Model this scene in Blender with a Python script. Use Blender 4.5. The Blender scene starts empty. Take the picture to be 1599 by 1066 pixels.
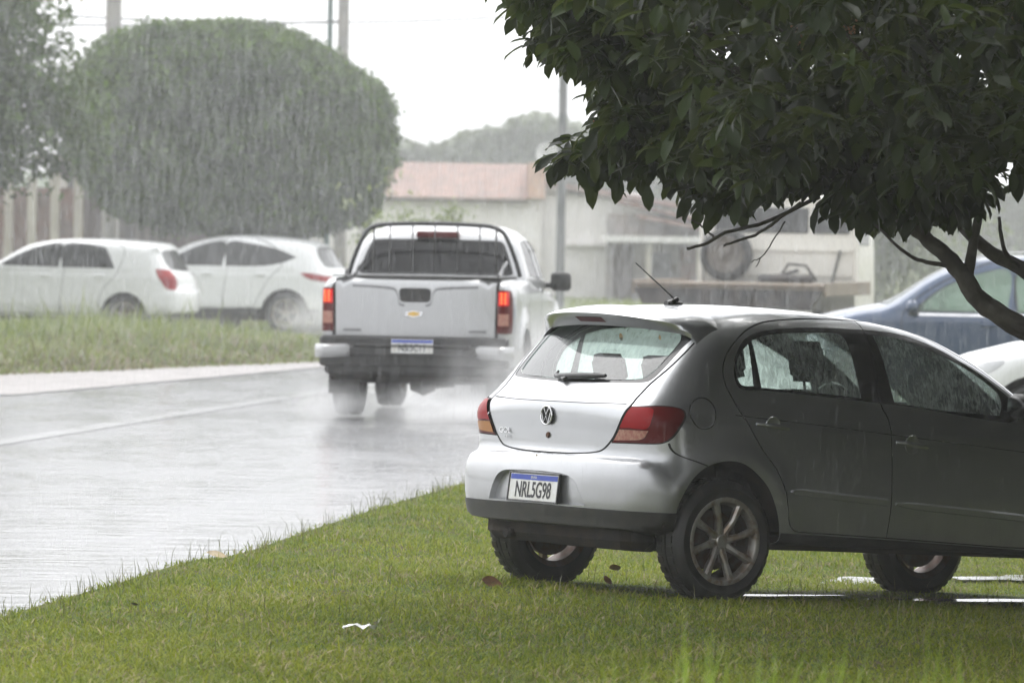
import bpy, math, random
import numpy as np
from mathutils import Vector, Matrix
from mathutils.geometry import delaunay_2d_cdt
random.seed(7); rng = np.random.default_rng(7)
sc = bpy.context.scene
COL = sc.collection
PI = math.pi
R = math.radians

# ---------------------------------------------------------------- camera
H_CAM = 1.78
cam_d = bpy.data.cameras.new('camera'); cam = bpy.data.objects.new('camera', cam_d); COL.objects.link(cam)
cam_d.lens = 200; cam_d.sensor_width = 36; cam_d.clip_end = 5000; cam_d.clip_start = .5
pit = math.atan((533-365)/(200/36*1599)); roll = .0175
_fw = Vector((0, math.cos(pit), -math.sin(pit))); _r = Vector((1, 0, 0)); _u = _r.cross(_fw)
_rt = _r*math.cos(roll)+_u*math.sin(roll); _up = -_r*math.sin(roll)+_u*math.cos(roll)
M = Matrix((_rt, _up, -_fw)).transposed().to_4x4(); M.translation = Vector((0, 0, H_CAM))
cam.matrix_world = M
cam_d.dof.use_dof = True; cam_d.dof.focus_distance = 28.3; cam_d.dof.aperture_fstop = 6.3
sc.camera = cam

# ---------------------------------------------------------------- materials
def ramp_fac(nt, scale, detail=4, rough=.55, coord='Object', stretch=None, seed=0., dist=0.):
    tc = nt.nodes.new('ShaderNodeTexCoord'); n = nt.nodes.new('ShaderNodeTexNoise')
    n.inputs['Scale'].default_value = scale; n.inputs['Detail'].default_value = detail
    n.inputs['Roughness'].default_value = rough; n.inputs['Distortion'].default_value = dist
    mp = nt.nodes.new('ShaderNodeMapping'); nt.links.new(tc.outputs[coord], mp.inputs[0])
    if stretch: mp.inputs['Scale'].default_value = stretch
    mp.inputs['Location'].default_value = (seed, seed*1.7, seed*.3)
    nt.links.new(mp.outputs[0], n.inputs['Vector'])
    return n.outputs['Fac']
def math_n(nt, op, a, b=None, c=None, clamp=False):
    n = nt.nodes.new('ShaderNodeMath'); n.operation = op; n.use_clamp = clamp
    for i, v in enumerate((a, b, c)):
        if v is None: continue
        if isinstance(v, (int, float)): n.inputs[i].default_value = v
        else: nt.links.new(v, n.inputs[i])
    return n.outputs[0]
def remap(nt, v, a, b, c=0., d=1.):
    n = nt.nodes.new('ShaderNodeMapRange'); nt.links.new(v, n.inputs[0])
    for i, x in enumerate((a, b, c, d)): n.inputs[i+1].default_value = x
    return n.outputs[0]
def mixc(nt, f, a, b):
    n = nt.nodes.new('ShaderNodeMix'); n.data_type = 'RGBA'
    for i, v in ((0, f), (6, a), (7, b)):
        if isinstance(v, (int, float)): n.inputs[i].default_value = v
        elif isinstance(v, tuple): n.inputs[i].default_value = v if len(v) == 4 else v+(1,)
        else: nt.links.new(v, n.inputs[i])
    return n.outputs[2]
def mat(name, col, rough=.5, metal=0., col2=None, scale=6., lo=.4, hi=.62, coat=0., spec=.5, emit=None, es=0, bump=0., bscale=60., stretch=None, coord='Object', coatr=.05):
    m = bpy.data.materials.new(name); m.use_nodes = True; nt = m.node_tree; b = nt.nodes['Principled BSDF']
    c = tuple(col)+(1,)
    b.inputs['Base Color'].default_value = c; b.inputs['Roughness'].default_value = rough; b.inputs['Metallic'].default_value = metal
    b.inputs['Coat Weight'].default_value = coat; b.inputs['Coat Roughness'].default_value = coatr; b.inputs['Specular IOR Level'].default_value = spec
    if col2 is None: col2 = tuple(x*.82 for x in col)
    f = remap(nt, ramp_fac(nt, scale, coord=coord, stretch=stretch), lo, hi)
    nt.links.new(mixc(nt, f, c, tuple(col2)), b.inputs['Base Color'])
    if emit: b.inputs['Emission Color'].default_value = tuple(emit)+(1,); b.inputs['Emission Strength'].default_value = es
    if bump:
        bn = nt.nodes.new('ShaderNodeBump'); bn.inputs['Strength'].default_value = bump; bn.inputs['Distance'].default_value = .01
        nt.links.new(ramp_fac(nt, bscale, 3, coord=coord), bn.inputs['Height']); nt.links.new(bn.outputs[0], b.inputs['Normal'])
    return m
def wet_drops(nt, scale=90., thr=.16):
    """height of beads of water lying on a surface"""
    tc = nt.nodes.new('ShaderNodeTexCoord'); v = nt.nodes.new('ShaderNodeTexVoronoi'); v.inputs['Scale'].default_value = scale
    nt.links.new(tc.outputs['Object'], v.inputs['Vector'])
    return remap(nt, v.outputs['Distance'], thr, thr*.35)
def paint(name, col, metal=.8, rough=.32, dirt=(.09, .07, .05), z0=.25, z1=.75, amt=.75, drops=.25, coat=.8):
    """wet car paint: metallic flakes under a clear coat, road dirt splashed on its lower part, beads of water"""
    m = bpy.data.materials.new(name); m.use_nodes = True; nt = m.node_tree; b = nt.nodes['Principled BSDF']
    tc = nt.nodes.new('ShaderNodeTexCoord'); sx = nt.nodes.new('ShaderNodeSeparateXYZ'); nt.links.new(tc.outputs['Object'], sx.inputs[0])
    h = remap(nt, sx.outputs[2], z1, z0)
    n = ramp_fac(nt, 2.6, 4, .5); n2 = ramp_fac(nt, 30., 3, .6, stretch=(1, 1, .12))
    d = math_n(nt, 'MULTIPLY', h, remap(nt, math_n(nt, 'ADD', math_n(nt, 'MULTIPLY', n, .9), math_n(nt, 'MULTIPLY', n2, .1)), .15, .75), clamp=True)
    d = math_n(nt, 'MULTIPLY', d, amt, clamp=True)
    nt.links.new(mixc(nt, d, tuple(col), tuple(dirt)), b.inputs['Base Color'])
    nt.links.new(remap(nt, d, 0, 1, metal, 0), b.inputs['Metallic']); nt.links.new(remap(nt, d, 0, 1, rough, .55), b.inputs['Roughness'])
    nt.links.new(remap(nt, d, 0, .8, coat, coat*.35), b.inputs['Coat Weight']); b.inputs['Coat Roughness'].default_value = .06
    if drops:
        bn = nt.nodes.new('ShaderNodeBump'); bn.inputs['Strength'].default_value = drops; bn.inputs['Distance'].default_value = .002
        nt.links.new(wet_drops(nt), bn.inputs['Height']); nt.links.new(bn.outputs[0], b.inputs['Normal']); nt.links.new(bn.outputs[0], b.inputs['Coat Normal'])
    return m
def glass(name, tint=(.72, .84, .80), haze=.0, hz_col=(.8, .86, .84), streak=0., refl=1.0, sstr=(30, 30, 2.2), lo=.35, hi=.65, rough=.02):
    """one pane: tinted see-through, mirror-like at grazing angles, with runs and beads of rain water that blur it white"""
    m = bpy.data.materials.new(name); m.use_nodes = True; nt = m.node_tree; out = nt.nodes['Material Output']; nt.nodes.remove(nt.nodes['Principled BSDF'])
    tr = nt.nodes.new('ShaderNodeBsdfTransparent'); tr.inputs[0].default_value = tuple(tint)+(1,)
    gl = nt.nodes.new('ShaderNodeBsdfGlossy'); gl.inputs['Roughness'].default_value = rough
    fr = nt.nodes.new('ShaderNodeFresnel'); fr.inputs[0].default_value = 1.5
    df = nt.nodes.new('ShaderNodeBsdfTranslucent'); df.inputs[0].default_value = tuple(hz_col)+(1,)
    dd = nt.nodes.new('ShaderNodeBsdfDiffuse'); dd.inputs[0].default_value = tuple(hz_col)+(1,)
    mx0 = nt.nodes.new('ShaderNodeMixShader'); mx0.inputs[0].default_value = .35; nt.links.new(df.outputs[0], mx0.inputs[1]); nt.links.new(dd.outputs[0], mx0.inputs[2])
    mx = nt.nodes.new('ShaderNodeMixShader'); nt.links.new(tr.outputs[0], mx.inputs[1]); nt.links.new(mx0.outputs[0], mx.inputs[2])
    if streak:
        f = ramp_fac(nt, 1., 5, .68, stretch=sstr, dist=.6); f2 = ramp_fac(nt, 3.2, 4, .6, seed=3.)
        g = math_n(nt, 'ADD', math_n(nt, 'MULTIPLY', f, .6), math_n(nt, 'MULTIPLY', f2, .4))
        nt.links.new(math_n(nt, 'ADD', remap(nt, g, lo, hi, 0, streak), haze, clamp=True), mx.inputs[0])
    else: mx.inputs[0].default_value = haze
    m2 = nt.nodes.new('ShaderNodeMixShader'); nt.links.new(math_n(nt, 'MULTIPLY', fr.outputs[0], refl, clamp=True), m2.inputs[0])
    nt.links.new(mx.outputs[0], m2.inputs[1]); nt.links.new(gl.outputs[0], m2.inputs[2]); nt.links.new(m2.outputs[0], out.inputs[0])
    if streak:
        bn = nt.nodes.new('ShaderNodeBump'); bn.inputs['Strength'].default_value = .25; bn.inputs['Distance'].default_value = .002
        nt.links.new(wet_drops(nt, 70.), bn.inputs['Height']); nt.links.new(bn.outputs[0], gl.inputs['Normal'])
    return m
def leafmat(name, c1, c2, rough=.32, trans=.25, spec=.5, scale=1.2):
    m = bpy.data.materials.new(name); m.use_nodes = True; nt = m.node_tree; b = nt.nodes['Principled BSDF']; out = nt.nodes['Material Output']
    at = nt.nodes.new('ShaderNodeAttribute'); at.attribute_name = 'rnd'
    c = mixc(nt, at.outputs['Fac'], tuple(c1), tuple(c2)); nt.links.new(c, b.inputs['Base Color'])
    b.inputs['Roughness'].default_value = rough; b.inputs['Specular IOR Level'].default_value = spec
    tl = nt.nodes.new('ShaderNodeBsdfTranslucent'); nt.links.new(mixc(nt, .5, c, (.35, .45, .08)), tl.inputs[0])
    mx = nt.nodes.new('ShaderNodeMixShader'); mx.inputs[0].default_value = trans
    nt.links.new(b.outputs[0], mx.inputs[1]); nt.links.new(tl.outputs[0], mx.inputs[2]); nt.links.new(mx.outputs[0], out.inputs[0])
    return m

# ---------------------------------------------------------------- mesh building
class MB:
    def __init__(s): s.v = []; s.f = []; s.m = []; s.n = 0
    def add(s, vs, fs, mi=0):
        vs = [tuple(map(float, p)) for p in vs]; s.v += vs; s.f += [tuple(i+s.n for i in f) for f in fs]; s.m += [mi]*len(fs); s.n += len(vs); return s
    def box(s, a, b, mi=0, bev=0., rot=None, at=(0, 0, 0)):
        x0, y0, z0 = a; x1, y1, z1 = b
        if bev <= 0:
            vs = [(x0, y0, z0), (x1, y0, z0), (x1, y1, z0), (x0, y1, z0), (x0, y0, z1), (x1, y0, z1), (x1, y1, z1), (x0, y1, z1)]
            fs = [(0, 3, 2, 1), (4, 5, 6, 7), (0, 1, 5, 4), (1, 2, 6, 5), (2, 3, 7, 6), (3, 0, 4, 7)]
        else:
            e = bev; vs = []; 
            # chamfered box: octagonal rings
            def ring(z, i): 
                a0, a1, b0, b1 = x0+i, x1-i, y0+i, y1-i
                return [(a0+e, b0, z), (a1-e, b0, z), (a1, b0+e, z), (a1, b1-e, z), (a1-e, b1, z), (a0+e, b1, z), (a0, b1-e, z), (a0, b0+e, z)]
            rs = [ring(z0, e*.8), ring(z0+e, 0), ring(z1-e, 0), ring(z1, e*.8)]
            for r_ in rs: vs += r_
            fs = [tuple(range(7, -1, -1)), tuple(range(24, 32))]
            for k in range(3):
                for i in range(8): j = (i+1) % 8; fs.append((k*8+i, k*8+j, k*8+8+j, k*8+8+i))
        if rot is not None: vs = [tuple(rot @ Vector(p)+Vector(at)) for p in vs]
        return s.add(vs, fs, mi)
    def tube(s, pts, rad, n=8, mi=0, cap=True):
        pts = [Vector(p) for p in pts]; N = len(pts)
        if not hasattr(rad, '__len__'): rad = [rad]*N
        vs = []; fs = []; ref = None
        for i, p in enumerate(pts):
            t = (pts[min(i+1, N-1)]-pts[max(i-1, 0)]).normalized()
            if ref is None:
                ref = Vector((0, 0, 1)) if abs(t.z) < .9 else Vector((1, 0, 0))
            a = t.cross(ref).normalized(); b = t.cross(a).normalized(); ref = a.cross(t)*1.0
            for k in range(n):
                q = 2*PI*k/n; vs.append(p+(a*math.cos(q)+b*math.sin(q))*rad[i])
        for i in range(N-1):
            for k in range(n): j = (k+1) % n; fs.append((i*n+k, i*n+j, i*n+n+j, i*n+n+k))
        if cap: fs += [tuple(range(n-1, -1, -1)), tuple(range((N-1)*n, N*n))]
        return s.add(vs, fs, mi)
    def lathe(s, prof, c=(0, 0, 0), axis='y', n=32, mi=0, seg=None):
        """prof: (radius, along) list, closed profile not needed"""
        vs = []; fs = []; K = len(prof); c = Vector(c)
        for k in range(n):
            q = 2*PI*k/n
            for r_, h in prof:
                d = {'y': (math.cos(q)*r_, h, math.sin(q)*r_), 'z': (math.cos(q)*r_, math.sin(q)*r_, h), 'x': (h, math.cos(q)*r_, math.sin(q)*r_)}[axis]
                vs.append(c+Vector(d))
        for k in range(n):
            j = (k+1) % n
            for i in range(K-1): fs.append((k*K+i, k*K+i+1, j*K+i+1, j*K+i))
        return s.add(vs, fs, mi)
    def prism(s, poly, ax, a, b, mi=0):
        """poly in the plane across axis ax, extruded from a to b"""
        n = len(poly)
        def P(p, h): return {'x': (h, p[0], p[1]), 'y': (p[0], h, p[1]), 'z': (p[0], p[1], h)}[ax]
        vs = [P(p, a) for p in poly]+[P(p, b) for p in poly]
        fs = [tuple(range(n-1, -1, -1)), tuple(range(n, 2*n))]+[(i, (i+1) % n, n+(i+1) % n, n+i) for i in range(n)]
        return s.add(vs, fs, mi)
    def build(s, name, mats, parent=None, smooth=None, fixn=True):
        me = bpy.data.meshes.new(name); me.from_pydata(s.v, [], s.f)
        mats = mats if isinstance(mats, (list, tuple)) else [mats]
        for m in mats: me.materials.append(m)
        if len(mats) > 1: me.polygons.foreach_set('material_index', s.m)
        if fixn:
            import bmesh
            bm = bmesh.new(); bm.from_mesh(me); bmesh.ops.recalc_face_normals(bm, faces=bm.faces); bm.to_mesh(me); bm.free()
        o = bpy.data.objects.new(name, me); COL.objects.link(o)
        if parent is not None: o.parent = parent
        if smooth is not None:
            me.polygons.foreach_set('use_smooth', [True]*len(me.polygons)); me.set_sharp_from_angle(angle=R(smooth))
        return o
def npmesh(name, V, F, m, parent=None, rnd=None, smooth=False, k=3):
    me = bpy.data.meshes.new(name); V = np.asarray(V, np.float32); F = np.asarray(F, np.int32)
    me.vertices.add(len(V)); me.vertices.foreach_set('co', V.ravel())
    me.loops.add(F.size); me.loops.foreach_set('vertex_index', F.ravel())
    me.polygons.add(len(F)); me.polygons.foreach_set('loop_start', np.arange(0, F.size, F.shape[1], dtype=np.int32))
    me.update(calc_edges=True); me.materials.append(m)
    if smooth: me.polygons.foreach_set('use_smooth', [True]*len(F))
    if rnd is not None:
        a = me.attributes.new('rnd', 'FLOAT', 'POINT'); a.data.foreach_set('value', np.asarray(rnd, np.float32))
    o = bpy.data.objects.new(name, me); COL.objects.link(o)
    if parent is not None: o.parent = parent
    return o
def tag(o, label=None, cat=None, group=None, kind=None):
    if label: o['label'] = label
    if cat: o['category'] = cat
    if group: o['group'] = group
    if kind: o['kind'] = kind
    return o
def thing(name, label, cat, loc=(0, 0, 0), rot=(0, 0, 0), group=None):
    o = bpy.data.objects.new(name, None); COL.objects.link(o); o.location = loc; o.rotation_euler = rot; o.empty_display_size = .2
    return tag(o, label, cat, group)
def text(name, body, size, m, parent, Mx, sx=1., thick=.0015, bold=False):
    """flat raised lettering; Mx places it (x right, y up, z out)"""
    cu = bpy.data.curves.new('t', 'FONT'); cu.body = body; cu.size = size; cu.extrude = thick; cu.align_x = 'CENTER'; cu.align_y = 'CENTER'
    if bold: cu.offset = size*.012
    t = bpy.data.objects.new('t', cu); COL.objects.link(t); bpy.context.view_layer.update()
    me = bpy.data.meshes.new_from_object(t); bpy.data.objects.remove(t); bpy.data.curves.remove(cu)
    me.name = name; me.materials.clear(); me.materials.append(m)
    o = bpy.data.objects.new(name, me); COL.objects.link(o); o.parent = parent
    me.transform(Mx @ Matrix.Diagonal((sx, 1, 1, 1)))
    return o
# ---------------------------------------------------------------- body engine
def spline(pts, n=10, closed=True):
    """Catmull-Rom through pts; a point with a third value 1 is a sharp corner."""
    P = [tuple(p) for p in pts]; N = len(P); out = []
    rng = range(N if closed else N-1)
    for i in rng:
        p1 = P[i]; p2 = P[(i+1) % N]
        p0 = P[(i-1) % N] if (closed or i > 0) else p1
        p3 = P[(i+2) % N] if (closed or i < N-2) else p2
        a = np.array(p1[:2], float); b = np.array(p2[:2], float)
        L = np.linalg.norm(b-a)
        m1 = (b-np.array(p0[:2]))/2 if len(p1) < 3 else (b-a)
        m2 = (np.array(p3[:2])-a)/2 if len(p2) < 3 else (b-a)
        for m in (m1, m2):
            l = np.linalg.norm(m)
            if l > L: m *= L/l
        for k in range(n):
            t = k/n
            out.append((2*t**3-3*t**2+1)*a+(t**3-2*t**2+t)*m1+(-2*t**3+3*t**2)*b+(t**3-t**2)*m2)
    if not closed: out.append(np.array(P[-1][:2], float))
    return np.array(out)

def sdf(poly, x, z):
    """signed distance to a closed polygon, negative inside"""
    sh = x.shape; x = x.ravel(); z = z.ravel()
    A = poly; B = np.roll(poly, -1, 0); E = B-A; EE = (E**2).sum(1)+1e-12
    best = np.full(x.shape, 1e9); wn = np.zeros(x.shape, bool)
    for i in range(len(A)):
        px = x-A[i, 0]; pz = z-A[i, 1]
        t = np.clip((px*E[i, 0]+pz*E[i, 1])/EE[i], 0, 1)
        d = (px-t*E[i, 0])**2+(pz-t*E[i, 1])**2
        best = np.minimum(best, d)
        c = (A[i, 1] > z) != (B[i, 1] > z)
        if E[i, 1] != 0:
            wn ^= c & (x < A[i, 0]+E[i, 0]*(z-A[i, 1])/E[i, 1])
    d = np.sqrt(best)
    return np.where(wn, -d, d).reshape(sh)

def inpoly(poly, x, z):
    A = poly; B = np.roll(poly, -1, 0); w = np.zeros(x.shape, bool)
    for i in range(len(A)):
        c = (A[i, 1] > z) != (B[i, 1] > z)
        dz = B[i, 1]-A[i, 1]
        if dz != 0: w ^= c & (x < A[i, 0]+(B[i, 0]-A[i, 0])*(z-A[i, 1])/dz)
    return w

def smax(a, b, k):
    h = np.maximum(k-np.abs(a-b), 0)/k
    return np.maximum(a, b)+h*h*k*0.25
def sstep(a, b, x):
    t = np.clip((x-a)/(b-a), 0, 1); return t*t*(3-2*t)

class Body:
    """A car body as the smooth meeting of a side silhouette and a width; u runs round the plan, v up."""
    def __init__(s, sil, width, box, zbot, crown=.06, bow_r=.25, bow_f=.3, k=None, mid=None, rho=.30, n=10):
        s.sil = spline(sil, n); s.width = width; s.xa, s.xb, s.yp, s.zp = box; s.zbot = zbot
        s.crown = crown; s.br = bow_r; s.bf = bow_f; s.k = k or (lambda x, z: .12+0*x)
        s.xmid = mid or (s.xa+s.xb)/2; s.rho = rho; s.rc = .35
        s.L = s.sil[:, 0].max(); s.x0 = s.sil[:, 0].min()
        s.u1 = s.yp; s.u2 = s.u1+math.pi/2*s.rc; s.u3 = s.u2+(s.xb-s.xa); s.u4 = s.u3+math.pi/2*s.rc; s.u5 = s.u4+s.yp
        s.vtop = s.zp+math.pi/2*s.rho
    def F(s, x, y, z):
        ay = np.abs(y)
        wr = sstep(s.xmid, s.x0, x); wf = sstep(s.xmid, s.L, x)
        xx = x - s.br*ay**2.2*wr + s.bf*ay**2.2*wf
        zz = z + s.crown*ay**2*sstep(.55, 1.0, z)
        return smax(sdf(s.sil, xx, zz), ay-s.width(x, z), s.k(x, z))
    def rays(s, u, v):
        u = np.asarray(u, float); v = np.asarray(v, float)
        th = np.clip((u-s.u1)/s.rc, 0, math.pi/2)+np.clip((u-s.u3)/s.rc, 0, math.pi/2)   # 0 rear, 90 side, 180 front
        qx = s.xa+np.clip(u-s.u2, 0, s.xb-s.xa)
        qy = np.where(u < s.u1, u, np.where(u > s.u4, s.u5-u, s.yp))
        qz = np.minimum(v, s.zp); ph = np.clip((v-s.zp)/s.rho, 0, math.pi/2)
        D = np.stack([-np.cos(th)*np.cos(ph), np.sin(th)*np.cos(ph), np.sin(ph)], -1)
        return np.stack([qx, qy, qz], -1), D
    def hit(s, O, D, tmax=2.2):
        a = np.zeros(len(O)); b = np.full(len(O), tmax)
        # march outward from inside until outside
        t = np.full(len(O), .02)
        for i in range(9):
            P = O+D*t[:, None]; f = s.F(P[:, 0], P[:, 1], P[:, 2]); t = np.clip(t-f*.97, 0.0, tmax)
        return t
    def S(s, u, v):
        O, D = s.rays(u, v); t = s.hit(O, D); return O+D*t[:, None]
    def N(s, P):
        e = 2e-3; x, y, z = P[:, 0], P[:, 1], P[:, 2]
        g = np.stack([s.F(x+e, y, z)-s.F(x-e, y, z), s.F(x, y+e, z)-s.F(x, y-e, z), s.F(x, y, z+e)-s.F(x, y, z-e)], -1)
        return g/np.maximum(np.linalg.norm(g, axis=1)[:, None], 1e-9)
    def uv(s, P):
        """(x, y right, z) -> (u, v)"""
        P = np.atleast_2d(np.asarray(P, float))
        qx = np.clip(P[:, 0], s.xa, s.xb); qy = np.clip(P[:, 1], 0, s.yp); qz = np.minimum(P[:, 2], s.zp)
        d = P-np.stack([qx, qy, qz], -1); hz = np.hypot(d[:, 0], d[:, 1])
        v = np.where(P[:, 2] < s.zp, P[:, 2], s.zp+s.rho*np.arctan2(d[:, 2], np.maximum(hz, 1e-9)))
        out = []
        for i in range(len(P)):
            dx, dy = d[i, 0], d[i, 1]
            if dy <= 1e-9 and P[i, 1] < s.yp:
                u = qy[i] if P[i, 0] < s.xmid else s.u5-qy[i]
            elif abs(dx) < 1e-9: u = s.u2+qx[i]-s.xa
            elif dx < 0: u = s.u1+s.rc*math.atan2(dy, -dx)
            else: u = s.u3+s.rc*math.atan2(dx, dy)
            out.append(u)
        return np.stack([np.array(out), v], -1)
    def side(s, pts, closed=True, n=8, step=.025):
        """side view (x, z) polygon -> uv"""
        c = spline(pts, n, closed); o = []
        y = np.full(len(c), 1.3)
        for i in range(30):
            f = s.F(c[:, 0], y, c[:, 1]); y = np.clip(y-f*.9, 0.02, 1.4)
        return s.uv(np.stack([c[:, 0], y, c[:, 1]], -1))
    def rear(s, pts, closed=True, n=8, front=False):
        """rear view (y, z) polygon -> uv"""
        c = spline(pts, n, closed); x = np.full(len(c), s.x0-.3 if not front else s.L+.3)
        for i in range(30):
            f = s.F(x, c[:, 0], c[:, 1]); x = x+f*.9*(1 if not front else -1)
            if not front: x = np.minimum(x, s.xmid)
            else: x = np.maximum(x, s.xmid)
        return s.uv(np.stack([x, c[:, 0], c[:, 1]], -1))
    def pt3(s, pts, closed=True, n=8):
        """3-D points near the surface -> smooth uv outline"""
        q = s.uv([p[:3] for p in pts])
        return spline([tuple(a)+((1,) if len(p) > 3 else ()) for a, p in zip(q, pts)], n, closed)
# ---------------------------------------------------------------- car skins from a Body
def ribbon(uv, w):
    """open polyline in uv -> thin closed band"""
    t = np.gradient(uv, axis=0); t /= np.maximum(np.linalg.norm(t, axis=1)[:, None], 1e-9)
    n = np.stack([-t[:, 1], t[:, 0]], -1)
    return np.concatenate([uv+n*w/2, (uv-n*w/2)[::-1]])
def skin(B, root, regions, d=.03, base='body', base_mat=None, both=True):
    """regions: (polygon uv, part, material, inset) later ones win; part None cuts a hole. Each part becomes one mesh per side,
    the base part one mesh for the whole car. Returns dict part -> objects."""
    U, v0, v1 = B.u5, B.zbot, B.vtop
    pts = []; edges = []
    def addpoly(poly, closed=True):
        i0 = len(pts); n = len(poly)
        for p in poly: pts.append((min(max(p[0], 0), U), min(max(p[1], v0), v1)))
        edges.extend([(i0+i, i0+(i+1) % n) for i in range(n if closed else n-1)])
    nu = int(U/d); nv = int((v1-v0)/d)
    rim = [(U*i/nu, v0) for i in range(nu)]+[(U, v0+(v1-v0)*i/nv) for i in range(nv)]+[(U*(1-i/nu), v1) for i in range(nu)]+[(0, v1-(v1-v0)*i/nv) for i in range(nv)]
    addpoly(rim)
    polys = []
    for rg in regions:
        p = np.asarray(rg[0]); seg = [p[0]]
        for q in p[1:]:
            if np.hypot(*(q-seg[-1])) > .004: seg.append(q)
        p = np.array(seg)
        # subdivide long edges
        o = []
        for a, b in zip(p, np.roll(p, -1, 0)):
            k = max(1, int(np.hypot(*(b-a))/d)); o += [a+(b-a)*i/k for i in range(k)]
        p = np.array(o); polys.append(p); addpoly(p)
    C = np.array(pts)
    g = []
    for j in range(1, int((v1-v0)/(d*.87))):
        vv = v0+j*d*.87
        xs = np.arange((.5 if j % 2 else 1)*d, U-d*.4, d); g.append(np.stack([xs, np.full(len(xs), vv)], -1))
    g = np.concatenate(g); keep = np.ones(len(g), bool)
    for i in range(0, len(g), 2000):
        dd = ((g[i:i+2000, None, :]-C[None])**2).sum(-1).min(1); keep[i:i+2000] = dd > (d*.45)**2
    g = g[keep & (g[:, 1] < v1-d*.3)]
    allp = [Vector(p) for p in C.tolist()]+[Vector(p) for p in g.tolist()]
    V, E_, F_, *_ = delaunay_2d_cdt(allp, edges, [], 0, 1e-5)
    uv = np.array([tuple(p) for p in V]); T = np.array([f for f in F_ if len(f) == 3])
    cen = uv[T].mean(1)
    ar = np.abs(np.cross(uv[T[:, 1]]-uv[T[:, 0]], uv[T[:, 2]]-uv[T[:, 0]]))
    T = T[ar > 1e-9]; cen = uv[T].mean(1)
    own = np.full(len(T), -1)
    for i, p in enumerate(polys): own[inpoly(p, cen[:, 0], cen[:, 1])] = i
    P = B.S(uv[:, 0], uv[:, 1]); N = B.N(P)
    # roof patch
    gx = np.linspace(B.xa, B.xb, max(3, int((B.xb-B.xa)/d)+1)); gy = np.linspace(0, B.yp, max(3, int(B.yp/d)+1))
    X, Y = np.meshgrid(gx, gy, indexing='ij'); O = np.stack([X.ravel(), Y.ravel(), np.full(X.size, B.zp)], -1)
    t = B.hit(O, np.tile((0, 0, 1.), (len(O), 1))); PR = O+np.array((0, 0, 1.))*t[:, None]; NR = B.N(PR)
    my = len(gy); FR = []
    for i in range(len(gx)-1):
        for j in range(my-1):
            a = i*my+j; FR += [(a, a+my, a+my+1), (a, a+my+1, a+1)]
    FR = np.array(FR)
    objs = {}
    parts = {}
    for i, rg in enumerate(regions):
        if rg[1] is not None: parts.setdefault(rg[1], []).append(i)
    parts.setdefault(base, []); parts[base] = [-1]+parts[base]
    mlist = {}
    def emit(name, chunks, mats):
        VV = []; NN = []; FF = []; MI = []; n = 0
        for (p, nn, f, mi) in chunks:
            VV.append(p); NN.append(nn); FF.append(f+n); MI.append(np.full(len(f), mi)); n += len(p)
        VV = np.concatenate(VV); NN = np.concatenate(NN); FF = np.concatenate(FF); MI = np.concatenate(MI)
        o = npmesh(name, VV, FF, mats[0], root, smooth=True); me = o.data
        for m in mats[1:]: me.materials.append(m)
        me.polygons.foreach_set('material_index', MI.astype(np.int32))
        me.normals_split_custom_set_from_vertices([tuple(x) for x in NN]); return o
    def side_of(p, nn, f, s):
        # engine y is to the right; Blender y is to the left
        p = p.copy(); nn = nn.copy(); p[:, 1] *= -s; nn[:, 1] *= -s
        return p, nn, (f[:, ::-1] if s > 0 else f)
    def tri(mask, inset):
        f = T[mask]; ids, inv = np.unique(f, return_inverse=True); f = inv.reshape(-1, 3)
        p = P[ids]-N[ids]*inset; nn = N[ids]
        # consistent winding: face normals along N
        fn = np.cross(p[f[:, 1]]-p[f[:, 0]], p[f[:, 2]]-p[f[:, 0]]); bad = (fn*nn[f[:, 0]]).sum(1) < 0
        f = f.copy(); f[bad] = f[bad][:, ::-1]; return p, nn, f
    for part, ids in parts.items():
        mats = []; ch = {1: [], -1: []}
        for i in ids:
            m = base_mat if i < 0 else regions[i][2]; ins = 0 if i < 0 else regions[i][3]
            mask = own == i
            if not mask.any(): continue
            if m not in mats: mats.append(m)
            p, nn, f = tri(mask, ins)
            if i >= 0 and ins > .0035:
                q = polys[i]; q = q[(q[:, 0] > -1)]; Pw = B.S(q[:, 0], q[:, 1]); Nw = B.N(Pw); k_ = len(q); n0 = len(p)
                c_ = Pw.mean(0); inw = c_-Pw; inw -= Nw*(inw*Nw).sum(1)[:, None]; inw /= np.maximum(np.linalg.norm(inw, axis=1)[:, None], 1e-6)
                onseam = (q[:, 0] < 1e-4)
                ww = [(a_, (a_+1) % k_) for a_ in range(k_) if not (onseam[a_] and onseam[(a_+1) % k_])]
                p = np.concatenate([p, Pw+Nw*.0005, Pw-Nw*ins]); nn = np.concatenate([nn, inw, inw])
                w_ = []
                for a_, b_ in ww: w_ += [(n0+a_, n0+b_, n0+k_+b_), (n0+a_, n0+k_+b_, n0+k_+a_)]
                w_ = np.array(w_); fn = np.cross(p[w_[:, 1]]-p[w_[:, 0]], p[w_[:, 2]]-p[w_[:, 0]]); bad = (fn*nn[w_[:, 0]]).sum(1) < 0
                w_[bad] = w_[bad][:, ::-1]; f = np.concatenate([f, w_])
            for s in (1, -1):
                pp, n2, f2 = side_of(p, nn, f, s); f2 = f2 if s < 0 else f2
                ch[s].append((pp, n2, f2, mats.index(m)))
        if part == base:
            fr = FR; pr, nr = PR, NR
            for s in (1, -1):
                pp, n2, f2 = side_of(pr, nr, fr, s); ch[s].append((pp, n2, f2, 0))
        mats = mats or [base_mat]
        if part == base or part in B_WHOLE:
            c = [x if x[3] is not None else x[:3]+(0,) for x in ch[1]+ch[-1]]
            if c: objs[part] = [emit(part, c, mats)]
        else:
            objs[part] = []
            for s in (1, -1):
                c = [x for x in ch[s] if x[3] is not None]
                if c: objs[part].append(emit(part.split(':')[0], c, mats))
    return objs
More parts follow.
